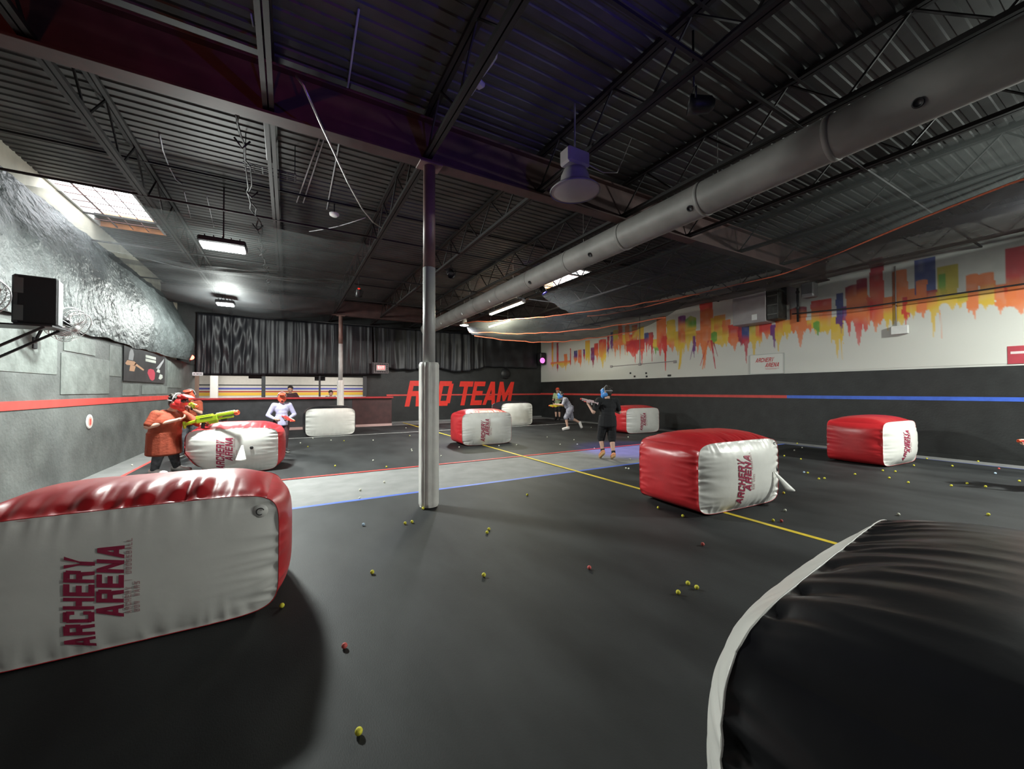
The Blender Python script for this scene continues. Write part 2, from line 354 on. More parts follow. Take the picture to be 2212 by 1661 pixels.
# RED TEAM lettering on the back wall
mb = MB()
def red(x, y): return Vector((4.84+x, YB-.011, .74+y))
qs = []; H = 1.24; x = 0.
for ch in 'RED TEAM':
    wd = {'T': .72, 'M': .86, ' ': .22, 'E': .62}.get(ch, .72)
    if ch != ' ':
        for q in GL[ch]: qs.append([(x + a*wd + .2*b*H, b*H) for a, b in q])
    x += wd + .05
kx = 6.06/(x-.05+.2*H)
print_text(mb, [[(a*kx, b) for a, b in q] for q in qs], red, 1)
mb.build('lettering', mat('bright_red_paint', (.82, .035, .02), .5, var=.06), wb, label='slanted red letters reading RED TEAM')
wq = struct(MB().box(((XLU+XR)/2, YR-.1, 2.55), (XR-XLU+.4, .2, 5.3)).build('wall_rear', BLKWALL), 'black rear wall')

# ceiling: corrugated steel deck with two skylight holes
HOLES = [(-3.55, -2.5, 9.5, 11.75), (7.28, 8.15, 9.05, 11.3)]
mb = MB(); P = .152; y = YR-.1; prof = []
while y < YB+.2:
    prof += [(y, ZD), (y+.085, ZD), (y+.097, ZD+.017), (y+.14, ZD+.017)]; y += P
for (ya, za), (yb, zb) in zip(prof, prof[1:]):
    ym = (ya+yb)/2; xs = [XLU-.1]
    for hx0, hx1, hy0, hy1 in HOLES:
        if hy0 < ym < hy1: xs += [hx0, hx1]
    xs.append(XR+.1)
    for x0, x1 in zip(xs[::2], xs[1::2]):
        if x1 > x0: mb.add([(x0, ya, za), (x1, ya, za), (x1, yb, zb), (x0, yb, zb)], [(0, 1, 2, 3)])
ceil = struct(mb.build('ceiling', DECK), 'dark corrugated steel roof deck')
struct(MB().box(((XLU+XR)/2, YR+8.4-.05, ZD+.12), (XR-XLU+.4, 17, .05)).box(((XLU+XR)/2, 15.4, ZD+.12), (XR-XLU+.4, 8, .05)).box((2.4, 10.5, ZD+.12), (9.7, 4, .05)).box((10.6, 10.5, ZD+.12), (4.6, 4, .05)).build('trim_8', BLKP), 'roof boards')

# skylights
for i, (x0, x1, y0, y1) in enumerate(HOLES):
    wn = struct(MB().box(((x0+x1)/2, (y0+y1)/2, ZD+.3), (x1-x0+.1, y1-y0+.1, .02)).build(f'window_{i+1}', SKYP), 'bright white skylight pane in the roof')
    cw = mat('white_curb', (.62, .62, .6), .6, var=.08)
    MB().box(((x0+x1)/2, y1+.02, ZD+.14), (x1-x0+.08, .04, .3), bev=.004).build('curb_board', WOOD, wn, label='orange wooden curb board')
    for c, d in ((((x0+x1)/2, y0-.02, ZD+.14), (x1-x0+.08, .04, .3)), ((x0-.02, (y0+y1)/2, ZD+.14), (.04, y1-y0, .3)), ((x1+.02, (y0+y1)/2, ZD+.14), (.04, y1-y0, .3))):
        MB().box(c, d, bev=.004).build('curb_board', cw, wn)
    rb = mat('dark_bar', (.1, .04, .035), .6)
    n = 7
    for k in range(1, n): 
        yy = y0+(y1-y0)*k/n
        MB().cyl((x0, yy, ZD+.02), (x1, yy, ZD+.02), .008, n=6).build('security_bar', rb, wn)
    for k in (1, 2, 3): 
        xx = x0+(x1-x0)*k/4
        MB().cyl((xx, y0, ZD+.012), (xx, y1, ZD+.012), .009 if k > 1 else .016, n=6).build('security_bar', rb, wn)

# girders across the hall, on the columns
def girder(y, label):
    g = thing('steel_girder', label, 'girder', (4.5, y, 4.45))
    L = XR-XLU
    MB().box((0, 0, .015), (L, .2, .03), bev=.004).build('lower_flange', GIRDER, g)
    MB().box((0, 0, .29), (L, .02, .52)).build('web_plate', GIRDER, g)
    MB().box((0, 0, .56), (L, .2, .03), bev=.004).build('upper_flange', GIRDER, g)
    return g
girder(4.95, 'dark primer steel girder crossing above the near white padded column')
girder(16.65, 'reddish steel girder crossing above the far column and counter')
girder(-6.6, 'dark steel girder crossing above the rear of the hall')

# open-web joists down the hall
ROD = {}
def joist(x, y0, y1, label, group, detail):
    t = thing('bar_joist', label, 'joist', (x, y0, 4.5), 0, group); L = y1-y0
    for nm, z in (('bottom_chord', .03), ('top_chord', .56)):
        MB().box((-.03, L/2, z), (.045, L, .05)).box((.03, L/2, z), (.045, L, .05)).build(nm, JOIST, t)
    n = max(2, round(L/1.02)); st = L/n
    key = (round(st, 3))
    if key not in ROD:
        a = bpy.data.meshes.new('web_rod'); m = MB().cyl((0, 0, .03), (0, st/2, .56), .014, n=6); a.from_pydata(m.v, [], m.f); a.materials.append(JOIST)
        b = bpy.data.meshes.new('web_rod'); m = MB().cyl((0, 0, .56), (0, st/2, .03), .014, n=6); b.from_pydata(m.v, [], m.f); b.materials.append(JOIST)
        ROD[key] = (a, b)
    if detail:
        for k in range(n):
            for h in (0, 1):
                o = link('web_rod', ROD[key][h], t); o.location = (0, st*(k+h/2), 0)
    else:
        m = MB()
        for k in range(n):
            m.cyl((0, st*k, .03), (0, st*(k+.5), .56), .014, n=5).cyl((0, st*(k+.5), .56), (0, st*(k+1), .03), .014, n=5)
        m.build('web', JOIST, t, kind='stuff')
JX = [-1.95, -.2, 1.55, 3.3, 5.05, 6.8, 8.55, 10.3, 12.05]
for i, x in enumerate(JX):
    where = ['over the left wall skylight', 'above the left floodlight', 'in line with the white padded columns', 'above the unlit bay lamp', 'running just over the grey duct', 'on the wall side of the grey duct', 'over the far skylight', 'above the netting near the mural', 'closest to the mural wall'][i]
    joist(x, 4.97, 16.63, f'steel roof joist {where}, far span', 'roof joists of the far span', i in (2, 3, 4, 5, 6))
    joist(x, -6.58, 4.93, f'steel roof joist {where}, near span', 'roof joists of the near span', i in (3, 4, 5))
    joist(x, 16.67, 18.75, f'short steel roof joist {where}, past the far girder', 'short roof joists by the back wall', False)
for y in (8.0, 10.9, 13.8, 2.2):
    for z in (4.515, 5.045):
        o = MB().bar((XLU+.05, y, z), (XR-.02, y, z), .03, .03).build('bridging_rod', JOIST)
        tag(o, f'thin dark bridging rod tying the {"bottom" if z < 4.8 else "top"} of the roof joists, ' + {8.0: 'first beyond the near column', 10.9: 'halfway to the far girder', 13.8: 'just before the far girder', 2.2: 'in the near bay'}[y], 'rod')

# mural paint on the right wall -------------------------------------------------
def build_mural():
    P = 'o'
    RD, OR, YE, NV, PU, GR, MA, OL, DR = (.62, .05, .04), (.75, .2, .06), (.72, .48, .05), (.04, .06, .22), (.16, .03, .2), (.14, .36, .06), (.3, .02, .05), (.5, .42, .05), (.5, .03, .05)
    # x0, x1, top, solid bottom, longest drip bottom (photo pixels on the wall), top colour, middle, lower, roof shape
    B = [(1191, 1195, 738, 790, 800, OR, YE, YE, 0), (1202, 1206, 740, 792, 806, MA, RD, MA, 0), (1189, 1232, 780, 785, 796, OR, OR, YE, 0), (1218, 1225, 764, 790, 802, OR, OR, YE, 0), (1231, 1233, 752, 788, 792, RD, RD, RD, 0),
     (1239, 1247, 757, 775, 790, NV, PU, OR, 0), (1248, 1256, 755, 782, 795, OR, RD, OR, 0), (1259, 1263, 754, 770, 785, PU, PU, RD, 0), (1264, 1274, 735, 770, 790, OR, YE, YE, 0), (1276, 1284, 750, 778, 796, MA, PU, MA, 0), (1283, 1292, 741, 768, 785, RD, RD, OR, 0),
     (1293, 1309, 732, 770, 797, RD, OR, YE, 1), (1311, 1316, 724, 755, 772, MA, RD, PU, 0), (1318, 1324, 717, 748, 760, NV, PU, PU, 0), (1324, 1335, 712, 748, 775, YE, OL, OR, 0), (1335, 1344, 699, 745, 776, OR, RD, OR, 1), (1344, 1352, 722, 745, 770, YE, YE, OR, 0),
     (1350, 1360, 700, 740, 770, OR, OR, YE, 2), (1359, 1367, 722, 742, 760, RD, OR, RD, 0), (1365, 1377, 701, 750, 786, RD, YE, RD, 0), (1378, 1391, 705, 755, 790, YE, YE, RD, 0), (1352, 1392, 734, 757, 772, RD, DR, RD, 0),
     (1391, 1401, 718, 738, 770, NV, NV, RD, 1), (1401, 1411, 717, 745, 785, MA, RD, DR, 1), (1410, 1422, 732, 752, 768, YE, YE, GR, 0), (1418, 1439, 683, 748, 770, OR, OR, RD, 1), (1430, 1441, 725, 755, 801, RD, RD, RD, 0), (1440, 1459, 690, 745, 762, OL, YE, OR, 1), (1456, 1470, 715, 748, 770, YE, YE, YE, 0),
     (1465, 1481, 681, 745, 798, PU, OR, YE, 1), (1480, 1504, 681, 735, 760, GR, YE, YE, 2), (1496, 1502, 725, 755, 776, PU, PU, PU, 0), (1503, 1516, 713, 742, 765, OR, OR, OR, 0), (1512, 1540, 648, 745, 797, RD, OR, OR, 0), (1535, 1545, 686, 735, 750, YE, YE, YE, 0), (1542, 1567, 680, 742, 752, OR, YE, YE, 0),
     (1536, 1549, 715, 735, 748, GR, GR, GR, 2), (1560, 1578, 690, 735, 750, OR, OR, YE, 0), (1573, 1597, 700, 740, 760, RD, RD, OR, 0), (1594, 1604, 700, 738, 750, MA, DR, MA, 0), (1602, 1619, 690, 742, 787, NV, NV, DR, 0), (1618, 1638, 700, 738, 778, OL, YE, YE, 0), (1632, 1646, 700, 732, 750, OR, OR, YE, 0), (1640, 1668, 690, 718, 735, RD, RD, OR, 0), (1664, 1680, 700, 725, 755, PU, PU, PU, 0),
     (1674, 1695, 662, 718, 762, RD, OR, YE, 2), (1690, 1712, 690, 715, 735, OR, YE, YE, 0), (1707, 1743, 662, 712, 752, MA, OR, OR, 1), (1742, 1756, 690, 710, 722, OR, YE, OR, 0), (1752, 1772, 648, 708, 724, RD, OR, YE, 0), (1757, 1772, 692, 712, 728, GR, GR, GR, 2), (1770, 1797, 645, 712, 725, RD, OR, YE, 0), (1795, 1822, 682, 716, 776, YE, YE, YE, 1),
     (1806, 1822, 632, 700, 722, NV, NV, PU, 0), (1820, 1842, 660, 692, 705, PU, PU, DR, 0), (1828, 1876, 612, 690, 748, MA, OR, RD, 1), (1852, 1876, 600, 640, 650, MA, MA, OR, 1), (1873, 1885, 640, 690, 710, RD, OR, OR, 0), (1880, 1910, 556, 690, 720, MA, RD, OR, 0), (1908, 1932, 640, 688, 715, OR, OR, YE, 0), (1930, 1963, 581, 690, 705, OR, OR, YE, 1),
     (1950, 1968, 640, 678, 708, DR, RD, RD, 0), (1960, 1984, 622, 672, 690, OR, OR, YE, 0), (1978, 2024, 556, 632, 650, NV, NV, NV, 0), (1981, 2005, 603, 672, 690, OR, OR, OR, 1), (2003, 2030, 625, 668, 732, MA, OR, YE, 0), (2026, 2072, 572, 655, 672, OL, OL, YE, 0), (2030, 2045, 590, 635, 640, GR, GR, OL, 0), (2070, 2092, 630, 655, 668, YE, OL, YE, 0),
     (2090, 2116, 590, 660, 692, OR, OR, OR, 1), (2116, 2152, 587, 655, 670, OR, OR, YE, 1), (2150, 2180, 612, 660, 680, OR, OR, OR, 0), (2172, 2200, 612, 645, 665, RD, RD, OR, 0), (2176, 2330, 520, 655, 690, DR, RD, OR, 0)]
    y0, y1, z0, z1, st = 1.0, 18.7, 2.03, 5.05, .0215
    ny, nzv = int((y1-y0)/st)+1, int((z1-z0)/st)+1
    Y = np.linspace(y0, y1, ny)[:, None]; Z = np.linspace(z0, z1, nzv)[None, :]
    rs = np.random.RandomState(3)
    def n1(x, f, seed):
        r = np.random.RandomState(seed); t = r.rand(4096); q = x*f; i = np.floor(q).astype(int); u = q-i; u = u*u*(3-2*u)
        return t[i % 4096]*(1-u)+t[(i+1) % 4096]*u
    def n2(a, b, f, g, seed):
        r = np.random.RandomState(seed); t = r.rand(128, 128); p, q = a*f, b*g; i, j = np.floor(p).astype(int), np.floor(q).astype(int); u, v = p-i, q-j
        u = u*u*(3-2*u); v = v*v*(3-2*v); i, j = i % 128, j % 128; i2, j2 = (i+1) % 128, (j+1) % 128
        return t[i, j]*(1-u)*(1-v)+t[i2, j]*u*(1-v)+t[i, j2]*(1-u)*v+t[i2, j2]*u*v
    C = np.ones((ny, nzv, 3))*np.array((.62, .62, .575)); C *= (.96+.06*n2(Y, Z, 1.1, 2.5, 91))[:, :, None]
    blotch = n2(Y, Z, 3.2, 3.6, 5); fine = n2(Y, Z, 9., 7., 6)
    for k, (a, b, t, s, d, c1, c2, c3, roof) in enumerate(B):
        ya, yb = on(b, 750, 0, XR-.02).y, on(a, 750, 0, XR-.02).y; xm = (a+b)/2
        zt, zs, zd = (on(xm, q, 0, XR-.02).z for q in (t, s, d))
        wdt = yb-ya; u = (Y-ya)/wdt
        edge = .012*(n1(Z, 6., 20+k)-.5)*2
        top = zt + 0*Y
        if roof == 1: top = zt - .12*np.clip(np.abs(u-.5)*2-.35, 0, 1)**1.5*min(.9, wdt*1.3)
        if roof == 2: top = zt - .5*np.abs(u-.5)*min(wdt, .5)
        inside = (Y > ya+edge) & (Y < yb+edge)
        # drips
        dr = n1(Y, 13., 40+k)*.75 + n1(Y, 34., 60+k)*.25
        dl = np.clip((dr-.28)/.62, 0, 1)**1.6
        pk = np.exp(-((u-(.25+.5*rs.rand()))/.16)**2)
        low = zs - (zs-zd)*np.clip(np.maximum(dl*.62, pk), 0, 1)
        alpha = np.clip((top-Z)/.02, 0, 1)*np.clip((Z-low)/.03, 0, 1)*inside
        g = np.clip((top-Z)/(np.maximum(zt-zs, .05)) + (blotch-.5)*.7, 0, 1.25)[:, :, None]
        c1, c2, c3 = (np.array(c) for c in (c1, c2, c3))
        col = np.where(g < .5, c1+(c2-c1)*(g/.5), c2+(c3-c2)*np.clip((g-.5)/.5, 0, 1))
        # the paint thins to the bare wall in the drips
        thin = np.clip(1-.5*np.clip((zs-Z)/max(zs-zd, .05), 0, 1)*fine*1.4, 0, 1)*(.82+.3*fine)
        aa = np.clip(alpha*thin, 0, .97)[:, :, None]
        C = C*(1-aa)+col*aa
    # wide splayed drips under the tall tower
    for (xa, ya_, xb, yb_, wpx, c) in ((1530, 735, 1512, 790, 5, DR), (1536, 735, 1545, 797, 6, DR), (1526, 740, 1517, 798, 6, OR), (1541, 740, 1550, 770, 4, MA), (1500, 735, 1490, 778, 4, PU), (1814, 705, 1819, 776, 7, YE), (2030, 670, 2034, 732, 5, OR), (1437, 740, 1437, 801, 6, RD), (1474, 740, 1466, 798, 9, YE)):
        A, Bq = on(xa, ya_, 0, XR-.02), on(xb, yb_, 0, XR-.02); hw = abs(on(xa-wpx/2, 750, 0, XR-.02).y-on(xa+wpx/2, 750, 0, XR-.02).y)/2
        tt = np.clip((Z-A.z)/(Bq.z-A.z), 0, 1); cy = A.y+(Bq.y-A.y)*tt
        al = np.clip((hw*(1-.55*tt)-np.abs(Y-cy))/.02, 0, 1)*((Z <= A.z) & (Z >= Bq.z))*np.clip(.55+fine*.7, 0, 1)
        C = C*(1-al[:, :, None])+np.array(c)*al[:, :, None]
    me = bpy.data.meshes.new('mural')
    yy, zz = np.meshgrid(Y[:, 0], Z[0], indexing='ij')
    V = np.stack([np.full_like(yy, XR-.006), yy, zz], -1).reshape(-1, 3)
    i, j = np.meshgrid(np.arange(ny-1), np.arange(nzv-1), indexing='ij'); q = (i*nzv+j).ravel()
    F = np.stack([q, q+1, q+nzv+1, q+nzv], 1)
    me.vertices.add(len(V)); me.vertices.foreach_set('co', V.ravel())
    me.loops.add(F.size); me.loops.foreach_set('vertex_index', F.ravel().astype(np.int32))
    me.polygons.add(len(F)); me.polygons.foreach_set('loop_start', np.arange(0, F.size, 4, dtype=np.int32)); 
    me.update(calc_edges=True)
    at = me.color_attributes.new('paint', 'FLOAT_COLOR', 'POINT')
    at.data.foreach_set('color', np.concatenate([C.reshape(-1, 3), np.ones((len(V), 1))], 1).ravel().astype(np.float32))
    me.materials.append(attr_mat('mural_paint'))
    link('mural', me, wr, label='painted city skyline in dripping red, orange, yellow and blue')
build_mural()
# ================================================================== columns
def column(x, y, label, z_pad, z_grey, ztop, rp=.078, rpad=.13):
    t = thing('padded_column', label, 'column', (x, y, 0), 0)
    MB().lathe([(0, z_grey), (rp, z_grey), (rp, ztop-.02), (0, ztop-.02)], n=28).build('upper_pole', PRIMER, t, True, 'brown primer upper pole')
    MB().lathe([(rp*.98, z_pad-.1), (rp*1.02, z_pad-.1), (rp*1.02, z_grey), (0, z_grey)], n=28).build('lower_pole', POLEGREY, t, True, 'grey painted pole')
    MB().box((0, 0, ztop-.012), (.3, .22, .02), bev=.004).build('cap_plate', PRIMER, t)
    mb = MB(); N = 64
    def f(u, v):
        a = 2*math.pi*u; sq = (abs(math.cos(2*a)))**6*.012; z = .015+v*(z_pad-.02)
        r = rpad - sq + .0035*nz(math.cos(a)*3, math.sin(a)*3, z*5) + (-.012 if v < .015 or v > .985 else 0)
        return (r*math.cos(a), r*math.sin(a), z)
    mb.grid(f, N, 60); mb.lathe([(rpad-.02, z_pad-.005), (rp, z_pad-.012)], n=32)
    mb.lathe([(rpad-.014, .015), (.02, .015)], n=32)
    mb.build('pad', PADW, t, True, 'white vinyl padding')
    a = R(-118)
    mb = MB(); d = Vector((math.cos(a), math.sin(a), 0)); s_ = Vector((-d.y, d.x, 0))
    mb.grid(lambda u, v: d*(rpad+.004+.004*math.sin(u*math.pi)) + s_*((u-.5)*.06) + Vector((0, 0, .02+v*(z_pad-.03))), 4, 30)
    o = mb.build('seam_flap', PADW, t, True); solid(o, .004)
    return t
column(1.59, 4.95, 'near white padded steel column with a brown upper pole', 1.87, 3.1, 4.45)
column(1.78, 16.62, 'far white padded steel column standing before the counter', 1.92, 3.34, 4.45)

# ================================================================== inflatable bunkers
def bunker(x, y, rotz, w, d, h, label, group, side, text=True, bf=.11, bt=.09, bs=.07, wr_amp=.012, top_wr=.0, res=1.0, flap=None, valve=False, tie=False, seed=1, tz=.1, crush=0.):
    t = thing('inflatable_bunker', label, 'bunker', (x, y, 0), rotz, group)
    NS = 7.
    def sup(a, b):
        m = max(abs(a), abs(b))
        if m < 1e-6: return 1.
        aa, bb = abs(a)/m, abs(b)/m
        s = (aa**NS+bb**NS)**(-1/NS)
        return 1+(s-1)*m**3
    def wrin(u, v, k):
        "creases running in from the seams"
        eu, ev = 1-abs(u), 1-abs(v)
        a = v*h*.5; b = u*w*.5
        c1 = abs(nz(a*13+k*7.1, k*3.3, .4*b*4))*math.exp(-eu*w*.5/.12)*min(1, ev*4+.1)*min(1, .12+eu*w*.5/.025)
        c2 = abs(nz(b*12+k*5.7, k*1.9+4, .4*a*4))*math.exp(-ev*h*.5/.07)*min(1, eu*4+.1)*min(1, .12+ev*h*.5/.025)
        return c1*1.5+c2*.8
    def face(u, v, sg, off=0.):
        s = sup(u, v); px, pz = u*w/2*s, v*h/2*s
        bu = bf*(1-abs(u)**3.2)*(1-abs(v)**3.2)
        yy = bu - wr_amp*3.2*wrin(u, v, seed+sg) + off
        if crush and u < -.3: 
            k = (-.3-u)/.7; pz += crush*.6*k*k*(v < 0)*(-v); px += crush*k*k*(-v if v < 0 else 0)*1.2; yy -= crush*.3*k*k
        z = h/2+pz+.012
        return Vector((px, sg*(d/2+yy), max(.004, z)))
    n1, n2 = int(64*res), int(44*res)
    for sg, nm in ((-1, 'front_panel'), (1, 'back_panel')):
        mb = MB(); mb.grid(lambda a, b: face(a*2-1, b*2-1, sg), n1, n2)
        fix_normals(mb.build(nm, VWHITE, t, True, 'white vinyl panel'))
    def band(tt, q):
        # tt in 0..4 around the seam
        k = int(tt) % 4; f = (tt-int(tt))*2-1
        u, v = [(f, 1), (1, -f), (-f, -1), (-1, f)][k]; nrm = [(0, 1), (1, 0), (0, -1), (-1, 0)][k]
        s = sup(u, v); px, pz = u*w/2*s, v*h/2*s
        amp = [bt, bs, .012, bs][k]
        prof = (1-abs(q)**2.6)*(1-abs(f)**4)
        L = [w, h, w, h][k]; a = f*L*.5
        cr = abs(nz(a*12+seed*3.7+k*11, seed*2.2, q*1.2))*math.exp(-(1-abs(q))*d*.5/.12)*1.5*min(1, (1-abs(q))*d*.5/.03)
        bul = amp*prof - wr_amp*2.6*cr*(1-abs(f)**6)
        if k == 0 and top_wr:
            bul += top_wr*(abs(nz(a*7.5+3, seed, 0))-.25)*math.exp(-((q+.72)/.3)**2)*(1-abs(f)**8)*2 - top_wr*.5*math.exp(-((q+.88)/.1)**2)*(.5+nz(a*9, 2, seed))
        if crush and u < -.3:
            kk = (-.3-u)/.7; pz += crush*.6*kk*kk*(v < 0)*(-v); px += crush*kk*kk*(-v if v < 0 else 0)*1.2
        z = h/2+pz+nrm[1]*bul+.012
        return Vector((px+nrm[0]*bul, q*d/2, max(.003, z)))
    nb = int(34*res)
    names = ['top_panel', 'side_panel', 'bottom_panel', 'side_panel']
    for k in range(4):
        mb = MB(); nl = int((70 if k % 2 == 0 else 50)*res)
        mb.grid(lambda a, b: band(k+min(a, .99999), b*2-1), nl, nb)
        mb.build(names[k], side, t, True); fix_normals(t.children[-1])
    for sg in (-1, 1):
        mb = MB(); pts = []
        for i in range(161):
            tt = i/160*3.9999; k = int(tt); f = (tt-k)*2-1
            u, v = [(f, 1), (1, -f), (-f, -1), (-1, f)][k]; p = face(u, v, sg); pts.append((p.x, p.y, p.z))
        mb.tube(pts, .0028, 5).build('seam', VWHITE if side is VBLACK else side, t, True)
    if text:
        mb = MB()
        def fn(a, b, ox=-.28):
            # text runs upwards; its cap side points to -x
            px, pz = ox-b, a
            u = px/(w/2); v = (pz-h/2)/(h/2)
            return face(max(-.98, min(.98, u)), max(-.98, min(.98, v)), -1, .004)
        z0 = tz*h
        print_text(mb, text_quads('ARCHERY', .125, .079*h/.85, .069*h/.85, .26, z0, 0), lambda a, b: fn(a, b, -.11), 3)
        print_text(mb, text_quads('ARENA', .115, .09*h/.85, .078*h/.85, .26, z0+.155*h/.85, 0), lambda a, b: fn(a, b, .012), 3)
        mb.build('lettering', PRINT, t, label='maroon print reading ARCHERY ARENA up the panel')
        for w_, c_ in (('ARCHERY | DODGEBALL', .045), ('BOW WARS', .082)):
            mb = MB(); print_text(mb, text_quads(w_, .026, .0245*h/.85, .018*h/.85, .15, z0+.17*h/.85, 0), lambda a, b: fn(a, b, c_), 1)
            mb.build('small_print', PRINTL, t, label='faint small print line')
    if flap:
        # a loose pointed vinyl tongue standing off the panel
        fu, fv, fl, bend = flap; mb = MB()
        base = face(fu, fv, -1)
        def ff(a, b):
            wd = .02+.1*b; ang = (a-.5)*2.2
            return base + Vector((bend*b*.16 + wd*math.sin(ang)*.8, -.012-.14*b*(1-.25*abs(ang))-.03*math.cos(ang)*b, -fl*b))
        mb.grid(ff, 12, 8); o = mb.build('valve_flap', VWHITE, t, True, 'loose white vinyl flap'); solid(o, .005)
    if valve:
        p = face(valve[0], valve[1], -1); MB().lathe([(.026, 0), (.03, .008), (.02, .014), (0, .012)], p, 14, (0, -1, 0)).build('air_valve', BLKP, t, True, 'black air valve')
    if tie:
        p = face(tie[0], tie[1], -1)
        MB().lathe([(.045, .001), (.043, .005), (0, .007)], p, 20, (0, -1, 0)).build('tie_patch', VWHITE, t, True)
        q = p+Vector((0, -.012, 0)); MB().tube([q+Vector((.022*math.cos(a), 0, .022*math.sin(a))) for a in np.linspace(.3, 5.2, 14)], .003, 5).build('tie_ring', BLKP, t, True, 'dark tie ring')
    return t
G1 = 'red and white inflatable bunkers'
bunker(-.82, 3.60, R(-1), 1.56, .9, .80, 'nearest red and white inflatable bunker with large ARCHERY ARENA print, cut by the frame', G1, VRED, bf=.05, bt=.1, bs=.075, wr_amp=.011, top_wr=.045, res=1.7, tie=(.88, .72), seed=3, tz=.045)
bunker(5.0, 3.33, R(-3), 1.6, .93, .85, 'red and white inflatable bunker with a long loose flap on the yellow line', G1, VRED, bf=.12, bt=.1, wr_amp=.019, res=1.5, flap=(.66, .02, .24, .9), valve=(.9, .0), tie=(.94, .85), seed=5)
bunker(-.82, 9.22, R(-5), 1.42, .95, .80, 'slumped red and white inflatable bunker in front of the masked shooter in orange', G1, VRED, bf=.1, bt=.1, res=1.1, flap=(.22, .25, .26, 0), valve=(.42, .12), seed=8, crush=.16)
bunker(4.82, 10.22, R(-2), 1.5, .92, .88, 'red and white inflatable bunker on the yellow line near the lettered wall', G1, VRED, bf=.1, bt=.09, seed=11)
bunker(10.85, 10.1, R(-3), 1.55, .9, .87, 'red and white inflatable bunker behind the player in black', G1, VRED, bf=.12, bt=.09, seed=13)
bunker(10.7, 3.42, R(-3), 1.5, .92, .86, 'red and white inflatable bunker standing alone by the blue striped wall', G1, VRED, bf=.14, bt=.1, seed=17)
G2 = 'black and white inflatable bunkers'
bunker(1.25, 14.82, R(0), 1.5, .9, .9, 'black sided inflatable bunker with a plain white panel in front of the far column', G2, VBLACK, text=False, bf=.09, seed=19)
bunker(8.5, 14.85, R(0), 1.52, .9, .95, 'black sided inflatable bunker with a plain white panel beside the running player', G2, VBLACK, text=False, bf=.09, seed=23)
bunker(1.63, .14, R(6.5), 1.58, .92, .95, 'black topped inflatable bunker with a white rim in the right foreground corner', G2, VBLACK, text=False, bf=.22, bt=.09, bs=.06, wr_amp=.014, res=1.9, seed=29)

# ================================================================== foam balls on the floor
BY = mat('yellow_foam', (.72, .66, .05), .7, var=.1, scale=60, bump=.3, bscale=200)
BRD = mat('red_foam', (.6, .1, .09), .7, var=.1, scale=60)
BB = mat('pale_blue_foam', (.45, .6, .75), .7, var=.1, scale=60)
BW = mat('pale_foam', (.72, .72, .6), .7, var=.1, scale=60)
me_ball = {}
def ballmesh(m):
    if m.name not in me_ball:
        b = MB().ball((0, 0, 0), .0165, 14, 9); me = bpy.data.meshes.new('foam_ball'); me.from_pydata(b.v, [], b.f); me.materials.append(m)
        me.polygons.foreach_set('use_smooth', [True]*len(me.polygons)); me_ball[m.name] = me
    return me_ball[m.name]
NEAR = [(804, 1239, BY, 'yellow foam ball midway between the near bunker and the padded column'), (1045, 1245, BY, 'lone yellow foam ball in the middle of the near mat'),
 (875, 1132, BY, 'first of the yellow foam ball pair just before the padded column'), (890, 1129, BY, 'second of the yellow foam ball pair just before the padded column'),
 (1056, 1145, BY, 'farther yellow foam ball of the touching pair past the column shadow'), (1052, 1152, BY, 'nearer yellow foam ball of the touching pair past the column shadow'),
 (1139, 1070, BY, 'yellow foam ball between the column and the flapped bunker'), (914, 1100, BY, 'yellow foam ball touching the foot of the near padded column'),
 (775, 1587, BY, 'nearest yellow foam ball, at the bottom edge of the picture'), (744, 1400, BRD, 'red foam ball in the near foreground beside the dark shadow'),
 (1273, 1229, BRD, 'red foam ball alone on the open near mat'), (609, 1312, BY, 'yellow foam ball under the corner of the nearest bunker'),
 (785, 1135, BB, 'pale blue foam ball on the mat left of the padded column'), (1486, 1263, BY, 'farther left of three yellow foam balls before the black bunker'),
 (1505, 1272, BY, 'rightmost of three yellow foam balls before the black bunker'), (1465, 1283, BY, 'nearest of three yellow foam balls before the black bunker'),
 (1518, 1178, BRD, 'red foam ball near the yellow line below the flapped bunker'), (1670, 1126, BY, 'yellow foam ball right beside the yellow line end'),
 (1688, 1127, BRD, 'red foam ball next to the yellow line and flapped bunker'), (1941, 1113, BW, 'pale foam ball just beyond the black bunker rim'),
 (2135, 1113, BY, 'yellow foam ball just beyond the black bunker top'), (1696, 1104, BW, 'pale foam ball at the right foot of the flapped bunker'),
 (1422, 1098, BY, 'yellow foam ball under the red side of the flapped bunker'), (1475, 1116, BY, 'yellow foam ball at the front corner of the flapped bunker')]
